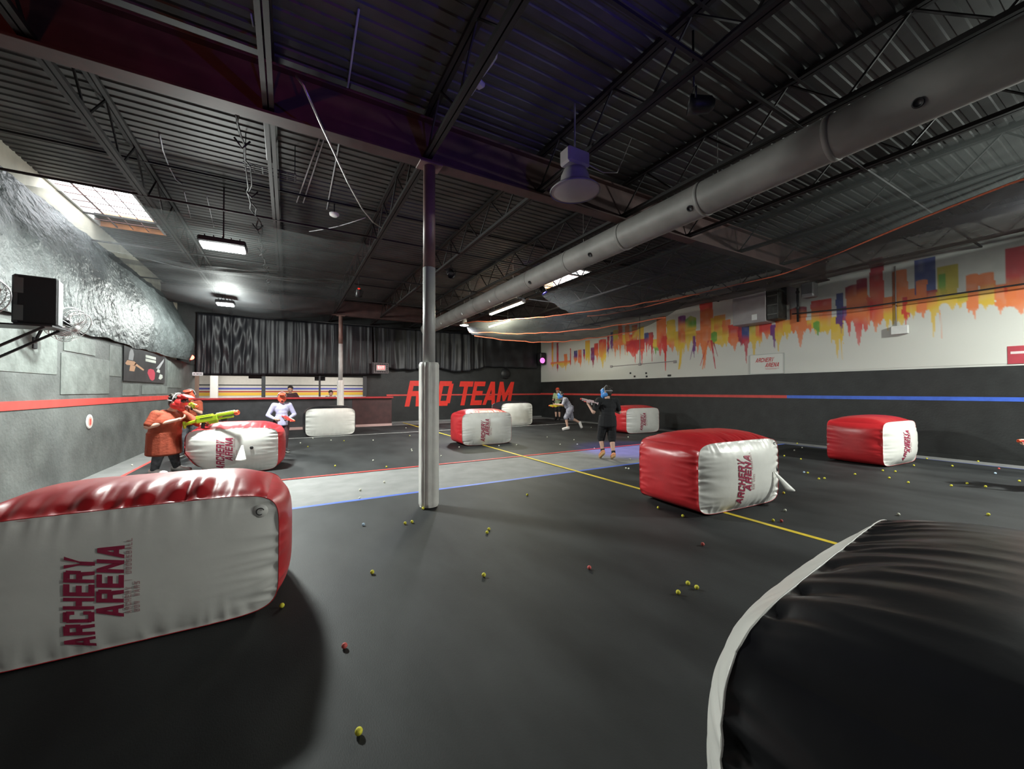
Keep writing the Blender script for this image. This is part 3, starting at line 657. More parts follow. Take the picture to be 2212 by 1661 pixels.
FAR = {('pale foam ball on the grey strip left of the column', 'balls on the grey strip'): (BW, [(777, 1076), (778, 1058), (830, 1041), (1361, 991), (328, 985), (285, 1004)]),
 ('tiny yellow foam ball on the mat behind the red tape line', 'yellow balls behind the red line'): (BY, [(835, 1009), (724, 1007), (665, 965), (743, 952), (885, 941)]),
 ('tiny pale foam ball on the far black mat', 'pale balls on the far mat'): (BW, [(806, 995), (889, 971), (890, 974), (886, 941), (877, 924), (806, 951), (676, 947), (715, 951), (649, 957), (953, 985), (1182, 944), (1210, 960), (1240, 950), (1247, 960), (1116, 961), (1078, 963), (992, 966), (1292, 938), (1284, 968), (1277, 923), (1357, 944)]),
 ('pale foam ball before the red side of the flapped bunker', 'pale balls by the blue line'): (BW, [(1352, 1012), (1358, 1013)]),
 ('yellow foam ball around the lone wall side bunker', 'yellow balls by the wall side bunker'): (BY, [(1693, 1066), (1730, 992), (1745, 1022), (1694, 985), (1769, 1035), (1781, 1034), (1847, 1025), (1907, 1017), (1934, 1019), (1921, 1033), (1962, 1043), (1974, 1006), (2057, 1007), (2055, 1050), (2089, 1045), (2129, 1052), (2202, 1040)]),
 ('yellow foam ball on the grey strip under the blue striped wall', 'yellow balls along the wall'): (BY, [(2002, 991), (2113, 996), (1722, 957)]),
 ('pale foam ball by the tape edge near the striped wall', 'pale balls near the wall'): (BW, [(1716, 973), (1733, 967)]),
 ('pale blue foam ball by the wall side bunker', 'pale blue balls'): (BB, [(1737, 1021), (2150, 1023)]),
 ('red foam ball near the tape edge by the striped wall', 'red balls by the wall'): (BRD, [(2158, 1013)])}
def put_ball(px, py, m, label, group=None):
    p = on(px, py+1, 2, 0); o = link('foam_ball', ballmesh(m)); z = .0165 if -2.5 < p.x < 12 and not 5.72 < p.y < 7.72 else .0065
    o.location = (p.x, p.y, z+.0004); tag(o, label, 'ball', group or 'foam balls scattered on the near mat'); return o
for px, py, m, l in NEAR: put_ball(px, py, m, l)
ORDS = 'first second third fourth fifth sixth seventh eighth ninth tenth eleventh twelfth thirteenth fourteenth fifteenth sixteenth seventeenth eighteenth nineteenth twentieth twenty-first twenty-second'.split()
for (l, g), (m, L) in FAR.items():
    for k, q in enumerate(sorted(L)): put_ball(q[0], q[1], m, l if len(L) == 1 else f'{l}, {ORDS[k]} from the left', g)

# ================================================================== duct, lamps, stage lights
t = thing('round_duct', 'long grey round air duct hung under the ceiling', 'duct', (5.08, -6.4, 4.275)); t.rotation_euler = (-.0075, 0, 0)
r0 = .235
MB().lathe([(r0, 0), (r0, 22.6)], (0, 0, 0), 40, (0, 1, 0)).build('duct_pipe', DUCT, t, True)
for k in range(15):
    yy = .8+k*1.5
    MB().lathe([(r0, -.03), (r0+.008, -.025), (r0+.008, .025), (r0, .03)], (0, yy, 0), 40, (0, 1, 0)).build('joint_band', DUCT, t, True)
holes = [(7.6, -1), (9.9, -1), (12.0, -1), (14.1, -1), (16.2, -1), (18.2, -1), (20.2, -1)]
for yy, s_ in holes:
    d = Vector((-.8, 0, -.6)); MB().lathe([(.04, 0), (.045, .012), (.03, .01), (.03, .002), (0, .001)], d*r0+Vector((0, yy, 0)), 16, d).build('air_nozzle', BLKP if yy < 15 else WHITEP, t, True, 'small round air nozzle')
for k in range(8):
    yy = 1.2+k*2.8
    MB().cyl((0, yy, r0-.01), (0, yy, .765+yy*.0075), .006, n=6).build('hanger_rod', STEEL, t)

def high_bay(x, y, z, r, label, lit, lens=None):
    t = thing('bay_lamp', label, 'lamp', (x, y, z))
    sh = mat('enamel_shade', (.3, .28, .28), .4, var=.05)
    MB().lathe([(r, 0), (r*1.01, .01), (r*.9, .045), (r*.66, .075), (r*.6, .12), (r*.56, .2), (r*.46, .27), (0, .3)], n=40).build('shade', sh, t, True)
    MB().lathe([(r*.97, .01), (r*.7, -.012), (r*.3, -.02), (0, -.022)], n=40).build('lens', (lens or LAMPW) if lit else mat('dull_lens', (.3, .27, .27), .4), t, True)
    MB().box((0, 0, .41), (.34, .2, .2), bev=.025).build('ballast_box', GREYP, t)
    MB().cyl((0, 0, .5), (0, 0, ZD-z-.002), .012, n=8).build('hanger', STEEL, t)
    MB().tube([(.12, 0, .42), (.12+.38*r/.31, .03, .4), (.12+.7*r/.31, .1, .52), (.12+1.0*r/.31, .12, ZD-z-.012)], .008, 6).build('power_cable', GREYP, t, True)
    return t
high_bay(3.1, 3.82, 3.98, .31, 'unlit round bay lamp hanging before the grey duct', False)
high_bay(LAMP_F[0], LAMP_F[1], LAMP_F[2], .17, 'small lit round bay lamp at the far end of the duct', True)
high_bay(6.2, -3.4, 4.25, .28, 'unseen fill lamp added behind the camera on the mural side', True, LAMPD)  # fitting made up to carry the mural side fill
high_bay(-.6, -3.8, 4.25, .28, 'unseen fill lamp added behind the camera by the grey wall', True, LAMPD)  # same for the fill by the grey wall
high_bay(LAMP_R2[0], LAMP_R2[1], LAMP_R2[2], .25, 'lit bay lamp above the side netting', True)
def flood(x, y, z, w_, d_, label):
    t = thing('flood_lamp', label, 'lamp', (x, y, z))
    MB().box((0, 0, .06), (w_+.06, d_+.06, .1), bev=.02).build('housing', BLKP, t)
    MB().box((0, 0, -.005), (w_, d_, .03), bev=.008).build('lens', LAMPW, t)
    MB().box((0, 0, (ZD-z)/2+.05), (.02, .02, ZD-z-.11)).build('bracket', BLKP, t)
    for k in range(5): MB().box((-w_/2+w_*(k+.5)/5, 0, .125), (.012, d_*.8, .05)).build('cooling_fin', BLKP, t)
flood(*LAMP_L, .62, .34, 'large glaring floodlight under the left ceiling netting')
flood(*LAMP_L2, .4, .3, 'smaller bright floodlight above the black curtain')
flood(*LAMP_R, .5, .34, 'floodlight on the mural side outside the frame')
t = thing('tube_lamp', 'long lit fluorescent tube fixture near the far skylight', 'lamp', TUBE)
MB().box((0, 0, .06), (.14, 2.42, .07), bev=.01).build('fixture_tray', GREYP, t)
MB().cyl((-.03, -1.17, 0), (-.03, 1.17, 0), .02, n=10).build('tube', TUBEW, t, True); MB().cyl((.03, -1.17, 0), (.03, 1.17, 0), .02, n=10).build('tube', TUBEW, t, True)
for s_ in (-1.19, 1.19): MB().box((0, s_, .005), (.12, .03, .06), bev=.006).build('end_cap', WHITEP, t)
for s_ in (-.9, .9): MB().cyl((0, s_, .09), (0, s_, ZD-TUBE[2]-.002), .006, n=6).build('hanger', STEEL, t)
t = thing('tube_lamp', 'second fluorescent tube fixture, seen edge on beside the far orange rope', 'lamp', (8.1, 15.3, 4.45))
MB().box((0, 0, .06), (.14, 2.0, .07), bev=.01).build('fixture_tray', GREYP, t); MB().cyl((0, -.97, 0), (0, .97, 0), .022, n=10).build('tube', TUBEW, t, True)
for s_ in (-.8, .8): MB().cyl((0, s_, .09), (0, s_, ZD-4.452), .006, n=6).build('hanger', STEEL, t)

def par_can(loc, aim, ztop, lens, label):
    loc = Vector(loc); d = (Vector(aim)-loc).normalized()
    t = thing('stage_light', label, 'stage light', loc)
    MB().lathe([(.04, -.19), (.075, -.15), (.085, -.02), (.095, .05), (.088, .05), (.08, .0)], (0, 0, 0), 20, d).build('can', BLKP, t, True)
    MB().lathe([(.08, .0), (0, .012)], (0, 0, 0), 20, d).build('lens', lens, t, True)
    s_ = d.cross(Vector((0, 0, 1))).normalized()
    mb = MB(); mb.tube([s_*.1, s_*.115+Vector((0, 0, .1)), Vector((0, 0, .17)), -s_*.115+Vector((0, 0, .1)), -s_*.1], .01, 6)
    mb.cyl((0, 0, .16), (0, 0, ztop-loc.z), .012, n=8).build('yoke', BLKP, t, True)
par_can((6.22, 9.05, 4.27), (7.75, 7.3, 0), ZD-.002, BLUEL, 'small stage light glowing blue below the far skylight')
par_can((1.78, 12.1, 4.32), (2.4, 16.0, .6), ZD-.002, REDL, 'small stage light glowing red before the far girder')
par_can((3.5, 2.45, 4.35), (1.3, 4.6, 4.85), ZD-.002, mat('dark_lens', (.02, .02, .03), .2), 'black stage light hanging near the unlit bay lamp')
par_can((3.46, 9.05, 4.36), (3.0, 6, 1), ZD-.002, mat('dark_lens', (.02, .02, .03), .2), 'black stage light just right of the near column, high up')
par_can((10.02, 9.0, 4.34), (8, 8, 1), ZD-.002, mat('dark_lens', (.02, .02, .03), .2), 'silver and black stage light on the joist near the mural')
par_can((2.3, -.9, 2.7), (1.5, 3.0, 5.0), ZD-.002, BLUEL, 'added blue haze light behind the camera aimed up at the ceiling')  # unseen fixture made up for the blue haze light
par_can((-2.4, -4.3, 2.85), (-2.0, 3.4, 5.0), ZD-.002, REDL, 'added red haze light behind the camera aimed up at the ceiling')  # its red counterpart, likewise added out of view
# red beacon and speaker with a pink light
t = thing('red_beacon', 'small red glowing beacon at the far corner of the grey wall', 'light', (-2.93, 17.3, 2.67))
MB().box((-.06, 0, 0), (.12, .1, .1), bev=.02).build('bracket', BLKP, t); MB().lathe([(.085, 0), (.08, .05), (.045, .09), (0, .1)], (0, 0, 0), 16, (.5, -.85, 0)).build('dome', REDL, t, True)
t = thing('wall_speaker', 'black speaker with a pink glowing cone in the far corner of the mural wall', 'speaker', (12.45, 18.35, 3.3))
MB().box((0, 0, 0), (.4, .36, .66), bev=.05).build('cabinet', BLKP, t); MB().lathe([(.15, 0), (.13, .02), (.05, .012), (0, .016)], (-.08, -.185, -.12), 18, (-.1, -1, 0)).build('cone', mat('pink_glow', (.5, .05, .35), .4, emit=(.9, .1, .6), estr=1.6), t, True, 'pink lit cone')
for k in range(6):
    a = k*math.pi/3; MB().bar((-.08+.02*math.cos(a), -.207, -.12+.02*math.sin(a)), (-.08+.13*math.cos(a), -.207, -.12+.13*math.sin(a)), .012, .006, (0, 1, 0)).build('cone_spoke', BLKP, t)
MB().box((.14, .18, .1), (.1, .3, .08)).build('bracket', STEEL, t)

# ================================================================== left wall: drape, speaker, fans, banner, disc
mb = MB()
def drape(u, v):
    y = YR+.3+u*(17.3-YR)
    zb = 2.5+.05*nz(y*1.3, 7); z = zb+v*(4.62+.05*nz(y, 3)-zb)
    k = min(1, max(0, (z-2.5)/2.1)); X = XL+.02-(XL-XLU-.07)*k**1.2
    bag = math.sin(math.pi*min(1, max(0, v)))*(.12+.13*nz(y*.55, 11)+.08*max(0, nz(y*.9, z*.8, 3)))
    bag += .35*math.exp(-((y-16.1)/.9)**2)*math.exp(-((v-.25)/.35)**2)
    return (X+.03+max(0, bag)+.035*nz(y*3.1, z*2.6, 1)+.02*nz(y*7, z*9, 2), y, z)
mb.grid(drape, 260, 44)
o = mb.build('wall_drape', SHEET, None, True); tag(o, 'wrinkled black plastic sheet draped over the upper grey wall', 'drape')

t = thing('wall_speaker', 'black box speaker on a shelf bracket high on the grey wall', 'speaker', (-2.62, 6.92, 2.575), R(10))
MB().box((0, 0, 0), (.36, .26, .58), bev=.02).build('cabinet', mat('speaker_case', (.06, .06, .065), .5), t)
MB().box((0.02, -.134, 0), (.3, .012, .54), bev=.005).build('grille', mat('speaker_grille', (.012, .011, .013), .7, bump=.4, bscale=300), t)
for z in (-.16, .16): MB().box((-.125, -.142, z), (.075, .008, .18), bev=.003).build('side_grip', mat('grip_grey', (.1, .1, .1), .6), t, label='grey corner panel')
t2 = thing('shelf_bracket', 'thin black steel shelf bracket holding the speaker', 'bracket', (XL+.005, 6.92, 2.272))
MB().box((.3, 0, -.0), (.66, .42, .018)).build('shelf', BLKP, t2)
for s_ in (-.18, .18): MB().bar((.0, s_, -.4), (.55, s_, -.012), .025, .025).build('brace', BLKP, t2)
for s_ in (-.18, .18): MB().box((.01, s_, -.21), (.02, .03, .42)).build('wall_plate', BLKP, t2)

def wall_fan(y, z, label, rz=0.):
    t = thing('wall_fan', label, 'fan', (XL+.34, y, z), rz)
    gm = mat('fan_metal', (.5, .5, .5), .35, metal=.6, var=.1); ax = Vector((.75, -.25, -.5)).normalized()
    q = Vector((0, 0, 1)).rotation_difference(ax); r = .24
    def P(rr, a, hh): return q @ Vector((rr*math.cos(a), rr*math.sin(a), hh))
    for hh, rr in ((.08, r*.98), (.0, r), (-.08, r*.96)):
        MB().tube([P(rr, a, hh) for a in np.linspace(0, 2*math.pi, 33)], .006, 5).build('guard_ring', gm, t, True)
    for k in range(28):
        a = 2*math.pi*k/28
        MB().tube([P(.05, a, .11), P(r*.7, a, .11), P(r, a, .05), P(r, a, -.05), P(r*.7, a, -.1), P(.07, a, -.11)], .0028, 4).build('guard_wire', gm, t)
    MB().lathe([(.0, .118), (.055, .112), (.055, .1)], (0, 0, 0), 16, ax).build('guard_badge', gm, t, True)
    for k in range(4):
        a0 = k*math.pi/2
        mb = MB(); mb.grid(lambda u, v: P(.04+.16*u, a0+.9*(v-.5)*(.55+.45*u), .03*(v-.5)*2), 6, 5); o = mb.build('blade', GREYP, t, True); solid(o, .003)
    MB().lathe([(0, -.25), (.07, -.24), (.08, -.12), (.05, -.05), (.03, .05), (0, .06)], (0, 0, 0), 18, ax).build('motor', BLKP, t, True)
    MB().tube([-ax*.2, -ax*.24+Vector((-.05, 0, -.1)), Vector((-.33, .02, -.28))], .018, 8).build('arm', BLKP, t, True)
    MB().box((-.325, .02, -.28), (.02, .1, .16), bev=.006).build('wall_plate', BLKP, t)
wall_fan(7.95, 2.45, 'grey caged wall fan hanging under the drape beside the speaker')
wall_fan(5.98, 2.47, 'grey caged wall fan cut by the frame edge before the speaker', R(-20))

t = thing('banner', 'black printed banner with an archer picture on the grey wall', 'banner', (XL+.022, 11.32, 1.72))
W_, H_ = 3.2, .76
MB().box((.0, W_/2, H_/2), (.012, W_, H_), bev=.003).build('sheet', mat('banner_black', (.03, .028, .03), .5, var=.3, scale=3), t)
def patch(name, m, pts, zoff=.0075):
    mb = MB(); c = [(zoff, a*W_, b*H_) for a, b in pts]; mb.add(c, [tuple(range(len(c)))]); return mb.build(name, m, t)
flesh = mat('print_flesh', (.5, .28, .17), .5); greyp = mat('print_grey', (.3, .3, .31), .5); redp = mat('print_red', (.45, .05, .08), .5); pale = mat('print_pale', (.45, .46, .42), .5)
for sg, pts in ((greyp, [(.08, .62), (.1, .85), (.13, .95), (.17, .93), (.19, .8), (.17, .62)]), (flesh, [(.02, .5), (.06, .6), (.2, .6), (.25, .54), (.2, .48), (.05, .46)]), (flesh, [(.1, .3), (.2, .3), (.23, .46), (.12, .48)]), (flesh, [(.22, .56), (.3, .5), (.42, .4), (.4, .36), (.28, .44), (.2, .5)]),
  (redp, [(.5, .3), (.52, .42), (.58, .46), (.66, .44), (.7, .34), (.69, .12), (.63, .06), (.57, .1)]), (greyp, [(.72, .5), (.84, .7), (.97, .92), (.95, .8), (.82, .5)]), (pale, [(.74, .38), (.78, .5), (.84, .46), (.84, .36)]), (pale, [(.8, .16), (.84, .32), (.92, .3), (.93, .2), (.86, .12)])):
    patch('printed_figure', sg, pts)
for b in (.72, .84): patch('printed_line', pale, [(.45, b-.045), (.72, b-.045), (.72, b+.045), (.45, b+.045)])
t = thing('wall_button', 'white oval plate with a red arrow mark on the grey wall', 'sign', (XL+.004, 9.75, .96))
MB().lathe([(.13, 0), (.125, .012), (.095, .014), (0, .014)], (0, 0, 0), 28, (1, 0, 0)).build('plate', WHITEP, t, True)
MB().lathe([(.09, .0145), (0, .016)], (0, 0, 0), 24, (1, 0, 0)).build('mark', mat('pink_print', (.75, .35, .3), .5), t, True, 'pale red printed spot')
MB().box((.018, 0, 0), (.003, .05, .1)).build('arrow', RED_T, t)

# ================================================================== back of the hall: curtains, counter, signs, lobby
def curtain(x0, x1, zt, zb, y, folds, label, seed, amp=.075):
    mb = MB(); L = x1-x0
    def f(u, v):
        x = x0+u*L; b = zb(x); z = b+v*(zt(x)-b)
        ph = x*folds*1.5+2.6*nz(x*1.1, seed)+.5*nz(x*3, z*.7, seed)
        yy = y - amp*(.5+.5*nz(x*.7, seed*3.1))*(.6+.4*(1-v))*(abs(math.sin(ph*.5))*1.6+.35*math.sin(2.3*ph+seed)) - .05*nz(x*2.5, z*1.3, seed)
        sw = math.exp(-(((x-(-1.9))/.75)**2)) if seed == 1 else 0
        if sw > .02:
            q = abs(x+1.9)*2.2; yy -= sw*.05*math.sin((z-q)*5)*min(1, v*3)*min(1, (1-v)*6)
        return (x + .02*math.sin(ph*1.3)*(1-v), yy, z)
    mb.grid(f, int(L*34), 26); o = mb.build('stage_curtain', CURT, None, True); solid(o, .004); return tag(o, label, 'curtain')
curtain(-2.98, 3.3, lambda x: 4.42, lambda x: 2.1+.02*(x+3), 18.55, 11., 'long black satin curtain hanging over the counter opening', 1)
def scallop(x):
    return 2.78 - .32*abs(math.sin((x-3.4)*1.15))**.7 + .06*nz(x*2, 5)
curtain(3.35, 8.9, lambda x: 4.42, scallop, 18.55, 7., 'black satin curtain gathered in swags above the red lettering', 2, .1)
curtain(8.95, 12.3, lambda x: 4.6, lambda x: 2.75+.01*math.sin(x*9), 18.62, 3., 'flat black curtain in the far corner beside the mural', 4, .02)
t = thing('curtain_rail', 'dark pipe rail carrying the black curtains', 'rail', (0, 18.55, 4.45))
MB().cyl((-3.0, 0, 0), (12.4, 0, 0), .025, n=10).build('pipe', BLKP, t, True)
for x in (-2.5, 1.2, 4.7, 9.0, 12.25): MB().cyl((x, 0, .02), (x, 0, ZD-4.452), .008, n=6).build('hanger', BLKP, t)

t = thing('counter', 'long black counter with a red top edge below the curtain', 'counter', (-3.0, 17.28, 0))
CB = mat('counter_black', (.035, .036, .04), .5, var=.25, scale=4); CM = mat('counter_maroon', (.05, .018, .018), .5, var=.25, scale=4)
MB().box((2.65, .3, .59), (5.3, .6, 1.18), bev=.006).build('body', CB, t); MB().box((6.1, .3, .59), (1.6, .6, 1.18), bev=.006).build('body', CM, t, label='dark maroon end section')
MB().box((3.47, .27, 1.215), (6.95, .76, .07), bev=.01).build('top_edge', mat('counter_red', (.4, .03, .035), .4, var=.1), t, label='red counter top')
MB().box((3.45, -.02, .05), (6.9, .03, .1)).build('kick_board', mat('pinkish_board', (.45, .3, .28), .6), t)
# posts and hung screens of the opening
for k, (x, wd) in enumerate(((-.86, .13), (1.18, .07), (3.02, .16))):
    o = MB().box((x, 18.7, 1.7), (wd, .12, .9), bev=.008).build('opening_post', mat('post_dark', (.04, .045, .05), .5)); tag(o, 'dark upright post of the opening, ' + ['beside the lavender shirted player', 'between the two seated people', 'at its lettered end'][k], 'post')
for k, (x, wd, zz) in enumerate(((-1.15, .5, 2.16), (1.22, .42, 2.1))):
    t = thing('hung_screen', 'dark flat screen hung under the curtain, ' + ['above the first post', 'above the thin middle post'][k], 'screen', (x, 19.2, zz))
    MB().box((0, 0, 0), (wd, .06, .3), bev=.01).build('panel', BLKP, t); MB().box((0, .05, .1), (.16, .06, .12)).build('mount', BLKP, t); MB().cyl((0, .05, .1), (0, .05, 3.1-zz-.01), .02, n=8).build('drop_pole', BLKP, t)
# lobby behind
LW = mat('lobby_wall', (.62, .6, .55), .7, var=.04)
lw = struct(MB().box((0, 24.1, 1.5), (14, .2, 3.1)).build('wall_lobby', LW), 'cream lobby wall with coloured stripes')
for z, hh, c, nm in ((1.80, .05, (.03, .04, .05), 'black'), (1.62, .08, (.08, .09, .4), 'blue'), (1.47, .06, (.45, .06, .03), 'red'), (1.345, .15, (.8, .5, .06), 'yellow')):
    MB().box((0, 23.995, z), (14, .012, hh)).build('wall_stripe', mat('stripe_'+nm, c, .5), lw, label=nm+' painted stripe')
struct(MB().box((-7, 21.5, 1.5), (.2, 5, 3.1)).build('trim_9', LW), 'lobby side wall'); struct(MB().box((7, 21.5, 1.5), (.2, 5, 3.1)).build('trim_10', LW), 'lobby side wall')
struct(MB().box((0, 21.5, 3.1), (14.2, 5.2, .1)).build('trim_11', LW), 'lobby ceiling'); struct(MB().box((0, 21.6, -.06), (14.2, 5.2, .1)).build('trim_12', CONC), 'lobby floor')
for k, (x, wd, c) in enumerate(((-3.75, .24, (.2, .13, .1)), (-3.05, .3, (.66, .65, .62)))):
    o = MB().box((x, 23.2, 1.5), (wd, .2, 2.98), bev=.01).build('lobby_post', mat(f'lobby_post_{"brown" if k == 0 else "white"}', c, .6)); tag(o, ['brown timber post in the lobby', 'white square post in the lobby'][k], 'post')
t = thing('potted_fern', 'green leafy potted plant behind the counter end', 'plant', (-3.0, 19.75, 0))
MB().lathe([(0, .0), (.14, .0), (.2, .35), (.21, .36), (.18, .34), (0, .32)], n=20).build('pot', mat('pot_black', (.03, .03, .03), .5), t, True)
LEAF = [mat('leaf_green', (.06, .15, .05), .5, var=.3), mat('leaf_pale', (.2, .3, .16), .5, var=.3)]
for k in range(40):
    a = rnd.uniform(0, 6.28); e = rnd.uniform(.25, 1.25); L = rnd.uniform(.55, .95); base = Vector((0, 0, .35+rnd.uniform(0, .75)))
    d = Vector((math.cos(a)*math.cos(e), math.sin(a)*math.cos(e), math.sin(e))); s_ = d.cross(Vector((0, 0, 1))).normalized()
    mb = MB(); mb.grid(lambda u, v: base + d*(L*.55*u) + Vector((0, 0, -.16*u*u)) + s_*((v-.5)*.085*math.sin(math.pi*min(.98, u*.9+.08))), 6, 2)
    mb.build('leaf', LEAF[k % 2], t, True)
MB().cyl((0, 0, .3), (0, 0, 1.15), .015, n=7).build('stem', LEAF[0], t)

# exit sign in a wire guard
t = thing('exit_sign', 'red lit EXIT sign in a grey wire guard at the counter end', 'sign', (3.62, 18.2, 2.5))
MB().box((0, 0, .03), (.4, .07, .25), bev=.015).build('housing', WHITEP, t)
MB().box((0, -.038, .05), (.32, .01, .17)).build('face', mat('exit_face', (.6, .05, .05), .4, emit=(1, .07, .08), estr=1.1), t, label='red glowing face')
mb = MB(); print_text(mb, text_quads('EXIT', .115, .07, .055, 0, -.135, -.008), lambda a, b: Vector((a, -.0445, b)), 1); mb.build('lettering', mat('exit_letters', (1, .5, .4), .4, emit=(1, .42, .3), estr=2.2), t, label='bright letters reading EXIT')
gm = mat('guard_wire', (.42, .38, .39), .4, metal=.3)
for k in range(6): MB().tube([(-.3, .0, -.2+k*.085), (-.3, -.13, -.2+k*.085), (.3, -.13, -.2+k*.085), (.3, .0, -.2+k*.085)], .008 if k in (0, 5) else .004, 5).build('guard_wire', gm, t)
for k in range(7): MB().tube([(-.3+k*.1, -.13, -.2), (-.3+k*.1, -.13, .225)], .008 if k in (0, 6) else .004, 5).build('guard_wire', gm, t)
MB().cyl((0, .03, .14), (0, .03, 2.596), .007, n=6).build('hanger_rod', BLKP, t); MB().box((0, .09, .02), (.7, .02, .52), bev=.01).build('back_plate', mat('sign_backing', (.05, .045, .05), .6), t)
t = thing('staff_sign', 'small white sign with dark marks at the curtain corner', 'sign', (-2.9, 18.3, 2.13))
MB().box((0, 0, 0), (.32, .02, .13), bev=.008).build('plate', mat('sign_white', (.75, .75, .78), .5), t)
for k, (x, wd) in enumerate(((-.1, .04), (-.04, .03), (.01, .045), (.07, .03), (.11, .025))): MB().box((x, -.0115, 0), (wd*.7, .003, .05)).build('dark_mark', mat('sign_ink', (.06, .06, .07), .5), t)
MB().cyl((0, .02, .05), (0, .12, .1), .01, n=6).build('mount', BLKP, t)
# small dark wall fan on the back wall right of the pillar
o = thing('wall_vent', 'small dark oval fixture on the black wall over the lettering', 'fixture', (10.35, 18.79, 2.42))
MB().lathe([(.3, 0), (.28, .05), (.12, .09), (0, .1)], (0, 0, 0), 24, (0, -1, 0)).build('cover', BLKP, o, True); MB().box((-.05, -.06, -.2), (.5, .1, .05), bev=.01).build('arm', BLKP, o)
# yellow wedge at the far wall
t = MB().box((9.6, 16.6, .015), (1.1, .7, .028), bev=.01).build('floor_pad', mat('dull_yellow', (.4, .4, .04), .6)); tag(t, 'flat dull yellow pad on the floor by the far white bunker', 'pad')
# concrete ledges at the wall foot
struct(MB().box((XR-.04, (YR+YB)/2, .03), (.06, YB-YR, .08)).build('baseboard_right', BLKWALL)); struct(MB().box((8.3, YB-.1, .02), (8.6, .2, .06)).build('baseboard_back', CONC))

# ================================================================== mural wall fixtures
t = thing('heater_cabinet', 'large plain grey cabinet mounted high over the mural', 'cabinet', (XR-.01, 6.22, 3.55))
MB().box((-.28, .5, .62), (.54, .98, 1.3), bev=.012).build('body', GREYP, t)
MB().box((-.28, -.16, .6), (.5, .3, 1.18), bev=.008).build('recess', mat('cabinet_dark', (.025, .025, .022), .6, var=.5, scale=9), t, label='dark open side of the cabinet')
for k in range(4): MB().box((-.535, -.16, .15+k*.27), (.02, .26, .03)).build('grille_bar', mat('cabinet_bar', (.09, .09, .08), .5), t)
MB().box((-.553, .33, .14), (.006, .15, .17)).build('notice', WHITEP, t, label='small white notice')
for s_ in (.1, .9): MB().cyl((-.28, s_, 1.27), (-.28, s_, ZD-3.552), .01, n=6).build('hanger', STEEL, t)
t = thing('standpipe', 'thin dark vertical pipe beside the grey cabinet', 'pipe', (XR-.06, 5.62, 3.45))
MB().cyl((0, 0, 0), (0, 0, ZD-3.47), .03, n=10).build('pipe', BLKP, t, True)
for z in (.4, .85): MB().lathe([(.045, -.03), (.045, .03)], (0, 0, z), 12).build('coupling', BLKP, t, True)
t = thing('ceiling_heater', 'pale angular heater hood hanging high before the mural', 'heater', (XR-.35, 5.5, 4.3))
hd = mat('heater_hood', (.42, .44, .4), .5, var=.1)
MB().add([(-.22, .3, .55), (.3, .3, .55), (.3, -.4, .55), (-.22, -.4, .55), (-.2, .1, .1), (.2, .1, .1), (.2, -.35, .1), (-.2, -.35, .1)], [(0, 1, 2, 3), (4, 7, 6, 5), (0, 4, 5, 1), (1, 5, 6, 2), (2, 6, 7, 3), (3, 7, 4, 0)]).build('hood', hd, t)
MB().box((0, -.3, -.08), (.3, .3, .4), bev=.03).build('burner_box', mat('burner_grey', (.2, .2, .2), .5), t); MB().cyl((0, -.1, .5), (0, -.1, .79), .02, n=8).build('hanger', STEEL, t)
t = thing('junction_box', 'small white junction box on the mural with a drop conduit', 'box', (XR-.01, 3.48, 2.93))
MB().box((-.05, 0, 0), (.09, .3, .2), bev=.008).build('box', WHITEP, t); MB().cyl((-.02, .07, .1), (-.02, .07, 1.55), .012, n=8).build('conduit', GREYP, t, True)
o = thing('wall_conduit', 'thin horizontal conduit run with boxes low on the mural', 'conduit', (XR-.02, 13.1, 2.58))
MB().cyl((0, 0, 0), (0, -3.3, .02), .014, n=8).build('pipe', GREYP, o, True); MB().cyl((0, -1.65, 0), (0, -1.65, 2.0), .014, n=8).build('riser', GREYP, o, True)
for yy in (0, -1.65, -3.35): MB().box((-.01, yy, .0), (.06, .12, .1), bev=.01).build('box', GREYP, o)
for k, (px, py) in enumerate(((1362, 806), (1371, 813), (1396, 806), (1397, 813), (1446, 811))):
    p = on(px, py, 0, XR-.01); o = MB().box((XR-.018, p.y, p.z), (.02, .09 if k != 4 else .16, .07), bev=.008).build('wall_anchor', BLKP); tag(o, ['upper left', 'lower left', 'upper middle', 'lower middle', 'long right'][k]+' dark bolt plate on the white wall under the conduit', 'plate', 'bolt plates on the white wall')
# lettered panel and red sign
t = thing('lettered_panel', 'framed white panel reading ARCHERY ARENA at the foot of the mural', 'sign', (XR-.008, 6.5, 2.3))
MB().box((0, 0, 0), (.014, .98, .6), bev=.005).build('panel', mat('panel_white', (.66, .66, .62), .5), t)
mb = MB(); mb.bar((-.01, .49, .3), (-.01, -.49, .3), .014, .012).bar((-.01, .49, -.3), (-.01, -.49, -.3), .012, .012).bar((-.01, .49, .3), (-.01, .49, -.3), .012, .012).bar((-.01, -.49, .3), (-.01, -.49, -.3), .012, .012).build('frame', mat('panel_frame', (.4, .42, .4), .5), t)
pr = mat('sign_red_print', (.5, .05, .05), .5)
mb = MB(); print_text(mb, text_quads('ARCHERY', .13, .075, .066, .3, 0, 0), lambda a, b: Vector((-.0075, .33-a, .06+b)), 1, (-1, 0, 0)); print_text(mb, text_quads('ARENA', .13, .079, .07, .3, 0, 0), lambda a, b: Vector((-.0075, .05-a, -.1+b)), 1, (-1, 0, 0))
mb.build('lettering', pr, t, label='red slanted letters reading ARCHERY ARENA')
MB().box((-.008, -.15, -.145), (.002, .4, .008)).build('underline', pr, t); MB().box((-.008, -.13, -.165), (.002, .3, .006)).build('underline', pr, t)
t = thing('red_sign', 'red banner with faint pale lines cut by the picture edge on the mural', 'banner', (XR-.008, 1.5, 2.2))
